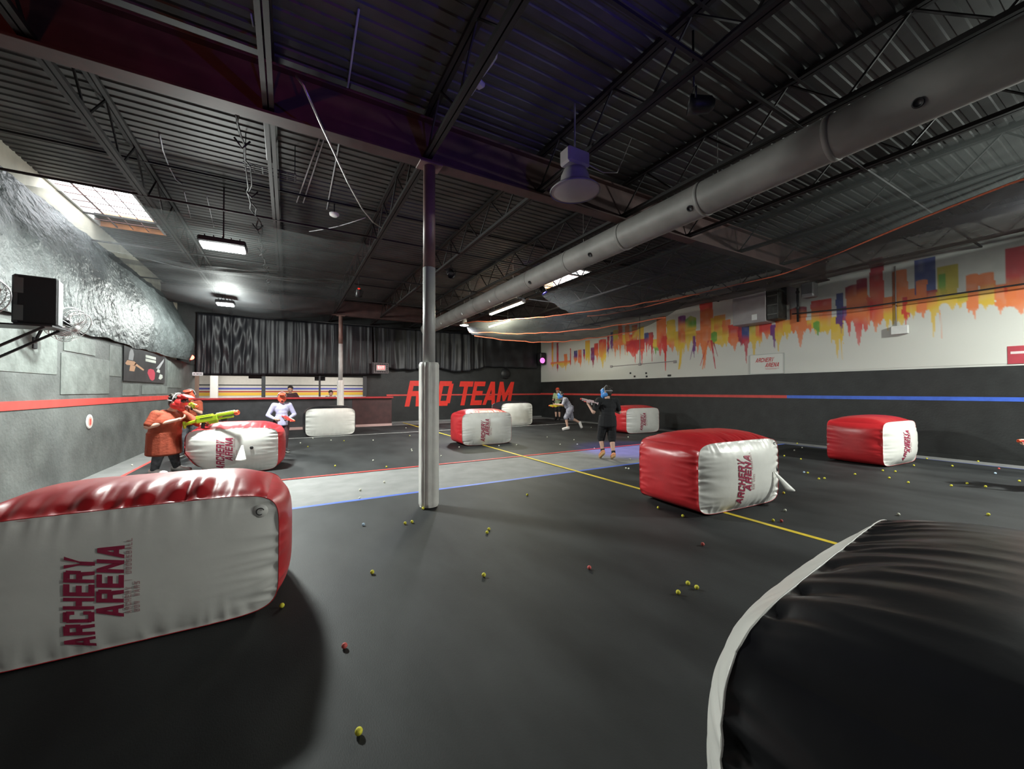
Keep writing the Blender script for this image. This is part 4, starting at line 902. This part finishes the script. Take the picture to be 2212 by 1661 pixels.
MB().box((0, 0, 0), (.012, .78, .36), bev=.003).build('sheet', mat('sign_red', (.42, .05, .07), .5, var=.06), t)
for k, (a, b) in enumerate(((.35, .12), (.10, -.06), (-.08, -.3))): MB().box((-.0075, (a+b)/2, .045), (.002, a-b, .05), bev=.0009).build('white_bar', mat('pale_print', (.7, .6, .6), .5), t)
MB().box((-.0075, .0, -.075), (.002, .26, .045)).build('white_bar', mat('pale_print', (.7, .6, .6), .5), t)

# ================================================================== netting and ropes
def net(fn, nu, nv, m, label):
    o = MB().grid(fn, nu, nv).build('ceiling_net', m, None, True); return tag(o, label, 'net')
def sag(u): return math.sin(math.pi*u)
# over the left half, from the grey wall to the column line
net(lambda u, v: (-3.5+u*5.0, 8.4+v*3.8, 4.48-.02*v-.30*sag(u)*sag(min(1, v*1.05))**1.0*(.4+v)-.07*nz(u*4, v*7, 1)-.03*nz(u*10, v*20, 2)), 60, 60, NET, 'black netting sagging around the large floodlight')
net(lambda u, v: (-3.5+u*5.0, 11.7+v*5.0, 4.46-.34*sag(u)*(.25+.75*v)-.06*nz(u*4, v*7, 5)), 60, 50, NETD, 'black netting sagging to the far girder above the curtain')
# mural side: joist line -> rope -> wall
def rope_pt(y):
    x = float(np.interp(y, [-3, .97, 2.1, 3.2, 4.4, 5.7, 7.9, 9.7, 11.5], [7.3, 7.54, 8.05, 8.6, 9.15, 9.2, 9.15, 9.0, 7.6])); return Vector((x, y, 4.0+.02*math.sin(y*1.3)))
def wob(p, u, v): p.z += -.05*nz(u*9, v*3, 4)-.05*nz(u*3.5, v*16, 6); return p
def fold_pt(y): return Vector((11.9, y, float(np.interp(y, [1.5, 3.5, 6.0, 8.0], [4.5, 4.4, 4.32, 4.35]))))
def hem_pt(y): return Vector((12.5, y, 3.58+.06*max(0, y-4)))
def net_a(u, v):
    y = -3+u*13.2; rp = rope_pt(y); a = Vector((6.9, y, 4.47)); p = a+(rp-a)*v; p.z -= .10*sag(v); return wob(p, u, v*.45)
def net_b(u, v):
    y = -3+u*13.2; rp = rope_pt(y); p = rp+(fold_pt(y)-rp)*v; p.z -= .1*sag(v); return wob(p, u, .45+v*.3)
def net_c(u, v):
    y = -3+u*8.7; f = fold_pt(y); wob(f, (y+3)/13.2, .75); p = f+(hem_pt(y)-f)*v; p.x += .1*sag(v); return p
net(net_a, 90, 30, NET, 'black netting slung from the joist beside the duct to the orange rope')
net(net_b, 90, 30, NETB, 'dense folded black netting between the orange rope and the mural')
net(net_c, 90, 16, NETT, 'thin black netting hanging in front of the top of the mural')
o = MB().tube([rope_pt(y)+Vector((0, 0, -.02)) for y in np.linspace(-2.9, 10.1, 50)], .014, 6).build('rope', ROPE, None, True); tag(o, 'orange rope threaded along the mural side netting', 'rope')
mb = MB(); mb.tube([hem_pt(y)+Vector((0, 0, -.01)) for y in np.linspace(-2.9, 5.7, 40)], .018, 6); tag(mb.build('net_hem', BLKP, None, True), 'black hem cord of the netting along the mural', 'rope')
# far swag
def swag(u, v):
    y = 9.2+v*.0; A = Vector((9.6, 6.6, 4.1)); B_ = Vector((5.65, 13.4, 4.02)); C_ = Vector((11.3, 10.4, 3.75)); p = A+(B_-A)*u; q = C_+(Vector((6.6, 14.6, 3.75))-C_)*u
    r = p+(q-p)*v; r.z -= .35*sag(u)*(.35+.65*v)+.12*sag(v)+.05*nz(u*9, v*4, 8)-.03*nz(u*20, v*3, 3); return r
net(swag, 70, 24, NETD, 'grey netting swag with orange ropes in the far mural corner')
for v, lb in ((0., 'upper'), (.45, 'middle'), (.98, 'lower')):
    o = MB().tube([swag(u, v)+Vector((0, 0, -.015)) for u in np.linspace(0, 1, 40)], .016, 6).build('rope', ROPE, None, True); tag(o, f'{lb} orange rope on the far netting swag', 'rope')

# ================================================================== hanging cables and conduits
def cable(name, pts, r, m, label, cat='cable', group=None):
    o = MB().tube(pts, r, 6).build(name, m, None, True); return tag(o, label, cat, group)
CW = mat('pale_cable', (.42, .42, .44), .5); CK = mat('dark_cable', (.012, .012, .014), .6)
cable('cable', [on(px, py, 2, (4.66, 4.42, 4.38, 4.38, 4.38, 4.4, 4.45, 4.5)[i]) for i, (px, py) in enumerate(((640, 165), (656, 185), (690, 262), (722, 330), (752, 395), (782, 450), (806, 480), (824, 492)))], .012, STEEL, 'long drooping grey cable crossing before the near column')
cable('conduit', [on(775, 20, 2, ZD-.013), on(745, 230, 2, ZD-.013), on(730, 325, 2, ZD-.013), on(706, 452, 2, ZD-.013)], .011, CW, 'straight pale conduit crossing the drooping cable', 'conduit')
for k, (a, b) in enumerate((((693, 290), (641, 437)), ((700, 300), (655, 438)))): cable('conduit', [on(*a, 2, ZD-.013), on((a[0]+b[0])/2, (a[1]+b[1])/2, 2, ZD-.013), on(*b, 2, ZD-.013)], .011, CW, ['first', 'second'][k]+' of the two short pale rods left of the crossing cables', 'conduit', 'short rods')
for k, (a, b) in enumerate((((565, 200), (577, 345)), ((578, 235), (588, 330)), ((590, 390), (602, 480)), ((600, 385), (606, 500)))): cable('pull_cord', [on(*a, 2, ZD-.013), on(*b, 2, ZD-.013)], .01, CW, 'pale cord below the ceiling above the floodlight, ' + ['longest of the upper pair', 'shorter of the upper pair', 'first of the lower pair', 'second of the lower pair'][k], 'cord', 'pale cords')
cable('pull_cord', [on(px, py, 2, ZD-.013) for px, py in ((345, 290), (352, 325), (365, 360), (380, 388), (393, 398))], .009, CW, 'curved pale cord hanging above the wall skylight', 'cord')
for k, (a, b) in enumerate((((398, 415), (412, 470)), ((447, 425), (462, 490)))): cable('pull_cord', [on(*a, 2, ZD-.013), on(*b, 2, ZD-.013)], .007, CW, ['thin pale cord between the skylight and floodlight', 'thin pale cord just above the floodlight'][k], 'cord')
cable('pull_cord', [on(542, 30, 2, ZD-.013), on(547, 57, 2, ZD-.013)], .009, CW, 'short pale cord end high at the top of the ceiling', 'cord')
cable('cable', [on(px, py, 2, 4.6) for px, py in ((668, 500), (700, 495), (730, 489), (760, 480), (790, 470))], .008, CW, 'thin pale cable sagging behind the near girder', 'cable')
t = thing('ceiling_cable', 'pale loose cable and box hanging over the grey duct side of the girder', 'cable', on(1032, 178, 2, 4.72))
L0 = t.location.copy()
MB().tube([on(px, py, 2, 4.72)-L0 for px, py in ((1092, 84), (1080, 86), (1074, 105), (1072, 125), (1062, 140), (1045, 162), (1036, 172), (1028, 190), (1018, 205), (998, 222), (984, 238), (982, 250), (992, 246))], .009, 6).build('cord', CW, t, True)
MB().tube([on(px, py, 2, 4.72)-L0 for px, py in ((1073, 106), (1062, 113))], .008, 6).build('loose_end', CW, t, True)
MB().box((0, 0, .0), (.16, .1, .06), Matrix.Rotation(.5, 3, 'Z'), bev=.02).build('junction_box', CW, t); MB().box((-.05, .08, .02), (.05, .12, .05), Matrix.Rotation(.3, 3, 'Z'), bev=.015).build('plug', CW, t)
t = thing('smoke_detector', 'small round white detector under the deck left of the column', 'detector', on(722, 465, 2, 4.85)); MB().lathe([(.09, .03), (.085, .0), (.05, -.025), (0, -.03)], n=20).build('cover', WHITEP, t, True); MB().cyl((0, 0, .02), (0, 0, ZD-4.852), .012, n=6).build('stem', BLKP, t)
t = thing('cable_bundle', 'dark bundle of cables and straps running under the left deck', 'cables', (-.5, 4.9, 4.5))
for k in range(2): MB().tube([(rnd.uniform(-.05, .05)+.02*math.sin(yy*2+k), yy, rnd.uniform(-.03, .05)) for yy in np.linspace(.1, 10.5, 40)],   .011, 5).build('cable', CK, t, True)
for k in range(7): MB().tube([(-.08, .8+k*1.4, .05), (0, .8+k*1.4, -.06), (.08, .8+k*1.4, .05)], .012, 5).build('strap', CK, t, True)
t = thing('cable_tray', 'short black wire mesh tray hanging beside the dark cable bundle', 'tray', on(585, 372, 2, 4.62)); 
for k in range(7): MB().bar((-.3+k*.1, -.11, 0), (-.3+k*.1, .11, 0), .012, .012).build('cross_wire', BLKP, t)
for s_ in (-.11, 0, .11): MB().bar((-.32, s_, 0), (.32, s_, 0), .012, .012).build('long_wire', BLKP, t)
for s_ in (-.3, .3): MB().cyl((s_, 0, 0), (s_, 0, ZD-4.622), .006, n=6).build('hanger', BLKP, t)

# ================================================================== people and what they hold
def remesh(prims, voxel, m, name, parent, smooth=3, label=None):
    "one continuous skin grown over tapered limbs"
    bm = bmesh.new()
    def ball(c, r, rot=None):
        b = MB().ball((0, 0, 0), r, 14, 10); vs = [bm.verts.new(Vector(c) + (rot @ Vector(v) if rot is not None else Vector(v))) for v in b.v]
        for f in b.f: 
            try: bm.faces.new([vs[i] for i in f])
            except ValueError: pass
    for p in prims:
        if p[0] == 'e': ball(p[1], p[2], p[3] if len(p) > 3 else None)
        else:
            _, a, ra, b, rb = p; a, b = Vector(a), Vector(b); ball(a, ra); ball(b, rb); n = max(2, int((b-a).length/(min(ra, rb)*.55)))
            for i in range(1, n): ball(a.lerp(b, i/n), ra+(rb-ra)*i/n)
    me = bpy.data.meshes.new('tmp'); bm.to_mesh(me); bm.free()
    o = bpy.data.objects.new('tmp', me); COL.objects.link(o)
    md = o.modifiers.new('r', 'REMESH'); md.mode = 'VOXEL'; md.voxel_size = voxel; md.use_smooth_shade = True
    ms = o.modifiers.new('s', 'SMOOTH'); ms.iterations = smooth; ms.factor = .5
    dg = bpy.context.evaluated_depsgraph_get(); me2 = bpy.data.meshes.new_from_object(o.evaluated_get(dg)); me2.name = name
    bpy.data.objects.remove(o); bpy.data.meshes.remove(me)
    me2.materials.clear(); me2.materials.append(m); me2.polygons.foreach_set('use_smooth', [True]*len(me2.polygons))
    return link(name, me2, parent, label)

def person(label, loc, rotz, H, J, cloth, hands=None, vox=.0075, group=None, look=(0, 1, -.05), skin=None, mask=None, hair=True, cap=None, shoes=None, socks=None, bulk=1.):
    t = thing('person', label, 'person', loc, rotz, group); s = H/1.5; skin = skin or SKIN
    D = dict(pelvis=(0, 0, .77), chest=(0, .01, 1.08), neck=(0, .0, 1.24), head=(0, .02, 1.37), shl=(-.165, 0, 1.18), shr=(.165, 0, 1.18), ell=(-.22, .02, .95), elr=(.22, .02, .95), wrl=(-.22, .12, .76), wrr=(.22, .12, .76),
             hil=(-.085, 0, .76), hir=(.085, 0, .76), knl=(-.09, .03, .42), knr=(.09, .03, .42), anl=(-.09, 0, .07), anr=(.09, 0, .07), tol=(-.11, .17, .03), tor=(.11, .17, .03))
    D.update(J); D = {k: Vector(v)*s for k, v in D.items()}
    look = Vector(look).normalized(); HQ = Vector((0, 1, 0)).rotation_difference(look).to_matrix(); hc = D['head']
    def hp(x, y, z): return hc + HQ @ (Vector((x, y, z))*s)
    P = [('e', hp(0, 0, .01), (.078*s, .094*s, .108*s), HQ), ('e', hp(0, .03, -.05), (.058*s, .066*s, .066*s), HQ), ('e', hp(0, .1, -.012), (.014*s, .02*s, .022*s), HQ), ('e', hp(0, .088, -.056), (.026*s, .012*s, .009*s), HQ)]
    for sx in (-1, 1): P += [('e', hp(sx*.078, -.005, -.008), (.012*s, .022*s, .032*s), HQ), ('e', hp(sx*.033, .083, .022), (.016*s, .012*s, .008*s), HQ)]
    P += [('c', D['neck'], .05*s, hc+HQ @ Vector((0, -.015, -.06))*s, .048*s), ('e', D['chest'], (.15*s, .095*s, .15*s)), ('c', D['pelvis'], .115*s, D['chest'], .115*s), ('e', D['pelvis'], (.135*s, .105*s, .1*s)), ('c', D['chest'], .1*s, D['neck'], .055*s)]
    for a in 'lr':
        P += [('c', D['sh'+a], .056*s, D['chest'].lerp(D['neck'], .45), .06*s), ('c', D['sh'+a], .052*s, D['el'+a], .038*s), ('c', D['el'+a], .038*s, D['wr'+a], .024*s),
              ('c', D['hi'+a], .085*s, D['kn'+a], .055*s), ('c', D['kn'+a], .053*s, D['kn'+a].lerp(D['an'+a], .35), .053*s), ('c', D['kn'+a].lerp(D['an'+a], .35), .052*s, D['an'+a], .032*s), ('c', D['an'+a], .032*s, D['to'+a], .024*s)]
        # hand: palm, four fingers curling, thumb from the side
        wr = D['wr'+a]; fw = (wr-D['el'+a]).normalized(); nrm = Vector((hands or {}).get(a, (0, 0, -1))); nrm = (nrm-fw*nrm.dot(fw)).normalized(); sd = fw.cross(nrm)*(1 if a == 'l' else -1)
        pc = wr+fw*.045*s; P += [('c', wr, .022*s, pc, .026*s), ('c', pc-sd*.018*s, .018*s, pc+sd*.02*s, .018*s)]
        for k, L in enumerate((.058, .066, .062, .048)):
            b0 = pc + fw*.03*s + sd*(.027-.018*k)*s; k1 = b0+fw*L*.5*s+nrm*.012*s; k2 = k1+fw*L*.22*s+nrm*.032*s
            P += [('c', b0, .0105*s, k1, .0095*s), ('c', k1, .0095*s, k2, .008*s)]
        tb = wr+fw*.02*s+sd*.025*s; t1 = tb+sd*.025*s+fw*.025*s+nrm*.012*s; P += [('c', tb, .0125*s, t1, .011*s), ('c', t1, .011*s, t1+fw*.022*s+nrm*.018*s, .009*s)]
    remesh(P, vox, skin, 'body', t)
    for nm, m, kind, arm, leg, drop in cloth:
        Q = []
        if kind == 'shirt':
            Q += [('e', D['chest'], (.172*s*bulk, .118*s*bulk, .155*s)), ('c', D['pelvis'].lerp(D['chest'], .45), .14*s*bulk, D['chest'], .132*s*bulk), ('c', D['chest'].lerp(D['neck'], .3), .1*s, D['neck']+Vector((0, 0, -.025*s)), .062*s)]
            for k in range(20):
                zz = (-drop-.05)*s + (.16+drop)*s*k/19; Q += [('e', D['pelvis']+Vector((0, 0, zz)), ((.172-.012*k/19)*s*bulk, (.142-.006*k/19)*s*bulk, .036*s))]
            for a in 'lr':
                sh, el, wr = D['sh'+a], D['el'+a], D['wr'+a]; e1 = sh.lerp(el, min(1, arm))
                Q += [('c', sh, .073*s, D['chest'].lerp(D['neck'], .35), .078*s), ('c', sh, .072*s, e1, .058*s if arm < 1 else .05*s)]
                if arm > 1: Q += [('c', el, .05*s, el.lerp(wr, min(1, arm-1)), .036*s)]
        if kind == 'pants':
            Q += [('e', D['pelvis'], (.155*s, .125*s, .115*s))]
            for a in 'lr':
                hi, kn, an = D['hi'+a], D['kn'+a], D['an'+a]; k1 = hi.lerp(kn, min(1, leg))
                Q += [('c', hi, .108*s, k1, .088*s if leg < 1.2 else .072*s)]
                if leg > 1: Q += [('c', kn, .078*s if leg < 1.5 else .07*s, kn.lerp(an, min(1, leg-1)), .078*s if leg < 1.5 else .052*s)]
        remesh(Q, vox*1.15, m, nm, t, 2)
    if hair:
        Q = [('e', hp(0, -.012, .04), (.088*s, .1*s, .092*s), HQ), ('e', hp(0, -.04, -.01), (.08*s, .066*s, .085*s), HQ)]
        for k in range(26):
            a = rnd.uniform(0, 6.28); e = rnd.uniform(.1, 1.3); Q.append(('e', hp(.085*math.cos(a)*math.cos(e), -.015+.09*math.sin(a)*math.cos(e) - .01, .045+.085*math.sin(e)), (.02*s, .02*s, .016*s)))
        Q = [q for q in Q]; remesh(Q, vox, HAIR, 'hair', t, 1)
    if cap:
        remesh([('e', hp(0, -.005, .055), (.096*s, .108*s, .082*s), HQ), ('e', hp(0, .1, .05), (.075*s, .085*s, .014*s), HQ)], vox, cap, 'cap', t, 2)
    if mask:
        mm, lensm, peak = mask
        Q = [('e', hp(0, .05, .0), (.094*s, .078*s, .1*s), HQ), ('e', hp(0, .075, -.07), (.06*s, .062*s, .062*s), HQ), ('e', hp(-.055, .02, -.04), (.04*s, .08*s, .06*s), HQ), ('e', hp(.055, .02, -.04), (.04*s, .08*s, .06*s), HQ)]
        if peak: Q += [('e', hp(0, .14, .105), (.085*s, .095*s, .013*s), HQ @ Matrix.Rotation(-.25, 3, 'X')), ('e', hp(0, .06, .095), (.085*s, .05*s, .03*s), HQ)]
        mk = remesh(Q, vox, mm, 'face_mask', t, 2)
        remesh([('e', hp(0, .098, .03), (.072*s, .042*s, .036*s), HQ)], vox, lensm, 'visor', t, 1)
        for k in range(4): 
            mb = MB(); mb.box(hp(0, .142, -.055-.014*k), (.05*s, .008*s, .006*s), HQ); mb.build('vent_slot', BLKP, t)
        mb = MB(); mb.tube([hp(.097*math.cos(a), .097*math.sin(a)*1.06-.008, .022) for a in np.linspace(math.pi*.97, math.pi*2.03, 16)], .011*s, 6); mb.build('strap', mat('strap_grey', (.35, .34, .36), .6), t, True)
        mb = MB(); mb.tube([hp(.1*math.sin(a), -.0, .022+.118*math.cos(a)) for a in np.linspace(-1.5, 1.5, 14)], .0075*s, 6); mb.build('strap', mat('strap_grey', (.35, .34, .36), .6), t, True)
    if shoes:
        for a in 'lr':
            an, to = D['an'+a], D['to'+a]; f = (to-an); d = f.normalized(); 
            heel = an - d*.035*s + Vector((0, 0, -.012*s)); Q = [('c', an+Vector((0, 0, -.01)), .042*s, to, .036*s), ('c', heel, .04*s, an, .043*s)]
            sh = remesh(Q, vox, shoes[0], 'shoe', t, 2)
            # sole
            up = Vector((0, 0, 1)); sdv = d.cross(up).normalized(); u2 = sdv.cross(d).normalized(); mb = MB(); c = [heel-u2*.034*s, an.lerp(to, .5)-u2*.036*s, to-u2*.03*s+d*.02*s]
            mb.tube([c[0]-d*.03*s, c[0], c[1], c[2], c[2]+d*.012*s], [.02*s, .034*s, .03*s, .034*s, .018*s], 10); so = mb.build('sole', shoes[1], sh, True)
    if socks:
        for a in 'lr':
            MB().tube([D['an'+a].lerp(D['kn'+a], k) for k in (.0, .1, .2)], [.042*s, .04*s, .043*s], 12).build('sock', socks, t, True)
    lo = min(min(v.co.z for v in o.data.vertices) for o in list(t.children)+[c for q in t.children for c in q.children])
    t.location.z = loc[2]-lo
    return t, D

def blaster(label, loc, direction, L, body, accent, dark, up=(0, 0, 1)):
    "toy foam-ball blaster; local +y is the muzzle"
    t = thing('toy_blaster', label, 'toy', loc); d = Vector(direction).normalized(); x = d.cross(Vector(up)).normalized(); z = x.cross(d)
    t.rotation_euler = Matrix((x, d, z)).transposed().to_euler()
    k = L/.8
    MB().box((0, .02*k, 0), (.06*k, .34*k, .1*k), bev=.012*k).box((0, -.02*k, .055*k), (.05*k, .26*k, .03*k), bev=.008*k).box((0, .1*k, -.06*k), (.05*k, .14*k, .06*k), bev=.012*k).build('receiver', body, t)
    MB().box((0, .31*k, .03*k), (.055*k, .3*k, .055*k), bev=.014*k).box((0, .3*k, -.03*k), (.045*k, .24*k, .035*k), bev=.01*k).build('barrel_shroud', body, t)
    MB().box((0, .31*k, .062*k), (.04*k, .28*k, .012*k), bev=.004*k).build('top_rail', mat('rail_pale', (.75, .78, .6), .4), t)
    MB().lathe([(.032*k, 0), (.04*k, .01*k), (.04*k, .05*k), (.03*k, .06*k), (.018*k, .06*k), (.018*k, .02*k), (0, .02*k)], (0, .45*k, .02*k), 16, (0, 1, 0)).build('muzzle', accent, t, True, 'bright muzzle tip')
    MB().box((0, -.07*k, -.1*k), (.04*k, .055*k, .13*k), Matrix.Rotation(-.3, 3, 'X'), bev=.014*k).build('grip', dark, t)
    MB().bar((0, -.13*k, .0), (0, -.34*k, -.03*k), .035*k, .05*k, bev=.01*k).box((0, -.35*k, -.035*k), (.042*k, .04*k, .12*k), bev=.012*k).build('stock', body, t)
    MB().tube([(0, -.03*k, -.055*k), (0, .0, -.1*k), (0, .045*k, -.095*k), (0, .06*k, -.055*k)], .006*k, 6).build('trigger_guard', dark, t, True)
    MB().box((0, .02*k, .02*k), (.064*k, .2*k, .012*k), bev=.003*k).build('side_slot', dark, t)
    MB().box((0, .27*k, -.065*k), (.04*k, .1*k, .045*k), bev=.012*k).build('fore_grip', accent if body is not LIME else dark, t)
    return t
LIME = mat('lime_plastic', (.42, .62, .02), .4, var=.05); ORG = mat('orange_plastic', (.85, .12, .04), .4); YELP = mat('yellow_plastic', (.8, .6, .04), .4); PINKW = mat('pale_pink_plastic', (.7, .5, .52), .4); REDP = mat('red_plastic', (.75, .06, .05), .4)
MRED = mat('red_mask', (.6, .03, .03), .35, var=.1); MORG = mat('orange_red_mask', (.78, .1, .05), .4, var=.1); MBLU = mat('blue_mask', (.08, .3, .75), .35, var=.1); LENS = mat('dark_visor', (.03, .02, .02), .15); LENSR = mat('amber_visor', (.4, .12, .06), .2); LENSB = mat('blue_visor', (.05, .12, .4), .2)
BLKC = mat('black_cloth', (.008, .008, .01), .85, bump=.2, bscale=30); ORC = mat('rust_orange_cloth', (.27, .045, .018), .85, var=.12, scale=9, bump=.25, bscale=30); LAV = mat('lavender_cloth', (.4, .38, .55), .85, var=.1, scale=9, bump=.25, bscale=30); GRY = mat('grey_camo_cloth', (.3, .3, .36), .85, var=.35, scale=14, bump=.25, bscale=30); LGR = mat('pale_green_cloth', (.42, .52, .3), .85, var=.15, bump=.2, bscale=30); DGC = mat('dark_camo_pants', (.07, .075, .085), .85, var=.5, scale=16)
ORSH = mat('orange_shoe', (.62, .25, .12), .6, var=.3, scale=20); WSH = mat('white_shoe', (.72, .68, .66), .55); DSH = mat('dark_shoe', (.02, .018, .02), .6); TAN = mat('tan_sole', (.5, .3, .12), .6); GSOLE = mat('grey_sole', (.3, .3, .28), .6)
DARKC = mat('dark_maroon_cloth', (.05, .02, .026), .85)

# the player in black, walking away
person('player in black shirt and shorts with a blue mask walking away, seen from behind', (6.03, 6.36, -.0099), R(-26), 1.57,
       dict(wrl=(-.36, .12, 1.1), ell=(-.3, -.02, .96), elr=(.27, .04, .95), wrr=(.06, .27, 1.04), shl=(-.18, 0, 1.19), shr=(.18, 0, 1.19), knl=(-.1, .12, .43), anl=(-.085, .06, .13), tol=(-.1, .2, .035), knr=(.1, .03, .42), anr=(.1, -.08, .1), tor=(.115, .07, .035), head=(-.0, .03, 1.375)),
       [('tee_shirt', BLKC, 'shirt', .72, 0, .04), ('shorts', BLKC, 'pants', 0, 1.1, 0)], dict(l=(.4, .3, .9), r=(-.6, 0, .6)), .0065, look=(-.72, .68, -.05), mask=(MBLU, LENSB, False), shoes=(ORSH, TAN), socks=BLKC, bulk=1.14)
g0 = on(1276, 867, 1, 6.42)
blaster('pale pink and white toy blaster held by the player in black', (g0.x, g0.y, g0.z), (-.80, .50, .2), .36, PINKW, REDP, mat('grey_plastic', (.4, .4, .42), .5))
# the shooter in rust orange
person('player in a long rust orange shirt and red black helmet mask aiming over a bunker', (-1.83, 9.05, 0), R(-112), 1.78,
       dict(pelvis=(0, -.06, .5), chest=(0, -.03, .77), neck=(.0, .02, .92), head=(.0, .11, 1.06), shl=(-.15, .08, .87), shr=(.17, -.06, .88), elr=(.27, -.1, .72), wrr=(.1, .16, .8), ell=(-.14, .38, .7), wrl=(-.05, .62, .81), hil=(-.06, -.04, .5), hir=(.06, -.06, .5), knl=(-.1, .0, .28), knr=(.1, -.07, .28), anl=(-.12, .04, .07), anr=(.13, -.1, .07), tol=(-.13, .2, .03), tor=(.15, .06, .03)),
       [('long_shirt', ORC, 'shirt', .8, 0, .15), ('trousers', DGC, 'pants', 0, 1.9, 0)], dict(r=(-.3, .2, .9), l=(0, .2, 1)), .0085, look=(.05, 1, -.12), mask=(MRED, LENS, True), shoes=(WSH, GSOLE), socks=WSH, bulk=1.42)
ga, gb = on(394, 914, 1, 9.02), on(517, 893, 1, 8.6)
blaster('lime green toy blaster with an orange tip aimed over the slumped bunker', ga.lerp(gb, .42), gb-ga, (gb-ga).length*.9, LIME, ORG, BLKP)
# behind him
person('player in an orange red mask half hidden behind the shooter in rust orange', (-1.95, 11.5, 0), R(170), 1.5, dict(wrr=(.08, .34, 1.1), wrl=(-.1, .4, 1.12), elr=(.25, .1, .95), ell=(-.24, .12, .96)),
       [('shirt', ORC, 'shirt', .7, 0, .02), ('trousers', DGC, 'pants', 0, 1.9, 0)], dict(l=(0, 0, 1), r=(0, 0, 1)), .009, mask=(MORG, LENSR, True), shoes=(DSH, GSOLE))
blaster('yellow and orange toy blaster raised by the half hidden player', (-1.83, 11.02, 1.19), (.35, -.93, -.08), .6, mat('lime_yellow_plastic', (.62, .72, .03), .4), ORG, BLKP)
# the player in lavender
person('player in a lavender long sleeved shirt and orange red mask behind the slumped bunker', (-.13, 11.0, 0), R(196), 1.43,
       dict(ell=(-.3, .0, .93), elr=(.3, -.03, .93), wrl=(-.1, .17, .83), wrr=(.2, .2, .84), shl=(-.17, 0, 1.17), shr=(.17, 0, 1.17)),
       [('long_sleeved_shirt', LAV, 'shirt', 1.85, 0, .04), ('trousers', DARKC, 'pants', 0, 1.9, 0)], dict(l=(.5, .5, 0), r=(-.5, .5, 0)), .008, look=(.25, 1, -.1), mask=(MORG, LENSR, True), shoes=(DSH, GSOLE))
blaster('small red toy blaster at the waist of the player in lavender', (-.02, 10.74, .86), (.6, -.75, -.3), .42, REDP, ORG, BLKP)
# the runner
person('running player in grey shirt and shorts with a blue mask, one foot kicked back', (9.22, 11.72, 0), R(62), 1.55,
       dict(pelvis=(0, 0, .74), chest=(0, .16, 1.02), neck=(0, .25, 1.15), head=(0, .33, 1.25), shl=(-.16, .2, 1.1), shr=(.16, .19, 1.1), ell=(-.22, .3, .9), wrl=(-.12, .52, .92), elr=(.24, .2, .87), wrr=(.14, .42, .86), hil=(-.085, 0, .74), hir=(.085, 0, .74), knl=(-.09, .16, .44), anl=(-.09, .1, .085), tol=(-.1, .27, .035), knr=(.1, -.08, .40), anr=(.1, -.4, .23), tor=(.11, -.46, .07)),
       [('shirt', GRY, 'shirt', .8, 0, .03), ('shorts', GRY, 'pants', 0, 1.02, 0)], dict(l=(0, 0, 1), r=(0, 0, 1)), .008, look=(0, 1, -.25), mask=(MBLU, LENSB, False), shoes=(WSH, WSH))
blaster('yellow and orange toy blaster held low by the running player', (8.82, 11.98, .93), (-.88, .45, -.05), .5, YELP, ORG, BLKP)
person('distant player in pale green with an orange cap by the mural wall corner', (11.75, 15.9, 0), R(120), 1.6, dict(wrl=(-.1, .28, .95), wrr=(.1, .3, .95)),
       [('shirt', LGR, 'shirt', .7, 0, .0), ('shorts', BLKC, 'pants', 0, .95, 0)], None, .009, cap=MORG, shoes=(DSH, DSH), socks=BLKC)
# the crouching player whose hand enters at the edge
hp_ = on(2203, 966, 2, .66)
ax_ = Vector((hp_.x, hp_.y, 0)); rt = Vector((CR.x, CR.y, 0)).normalized(); base = Vector((hp_.x, hp_.y, 0)) + rt*.62
ang = math.atan2(-(-rt).x, (-rt).y)
person('crouching player at the right picture edge, only a hand and red blaster showing', (base.x, base.y, 0), ang, 1.5,
       dict(pelvis=(0, -.1, .36), chest=(0, .04, .64), neck=(0, .12, .79), head=(0, .17, .92), shl=(-.16, .08, .74), shr=(.16, .08, .74), ell=(-.2, .3, .6), wrl=(-.05, .5, .64), elr=(.22, .2, .52), wrr=(.06, .42, .6), hil=(-.09, -.1, .36), hir=(.09, -.1, .36), knl=(-.12, .24, .42), anl=(-.12, .14, .07), tol=(-.13, .3, .03), knr=(.13, .14, .06), anr=(.12, -.25, .06), tor=(.12, -.38, .03)),
       [('shirt', DARKC, 'shirt', .7, 0, 0.), ('trousers', DGC, 'pants', 0, 1.8, 0)], dict(l=(0, .2, 1), r=(0, .2, 1)), .0075, mask=(MRED, LENS, True), shoes=(DSH, GSOLE))
blaster('red toy blaster in the hand at the right picture edge', (base.x-rt.x*.36, base.y-rt.y*.36, .74), -rt, .45, REDP, ORG, BLKP)
# two spectators behind the counter
person('spectator in dark clothes behind the counter, between the posts', (.08, 18.28, -.01), R(176), 1.68, dict(ell=(-.3, .06, .98), elr=(.3, .06, .98), wrl=(-.12, .2, .92), wrr=(.12, .2, .92)), [('shirt', DARKC, 'shirt', .8, 0, 0), ('trousers', BLKC, 'pants', 0, 1.9, 0)], None, .009, look=(.1, 1, 0), shoes=(DSH, GSOLE))
person('smaller dark haired spectator behind the counter near the far column', (1.58, 18.28, -.01), R(185), 1.5, dict(wrl=(-.12, .2, .9), wrr=(.12, .2, .9)), [('shirt', BLKC, 'shirt', .8, 0, 0), ('trousers', BLKC, 'pants', 0, 1.9, 0)], None, .009, shoes=(DSH, GSOLE))
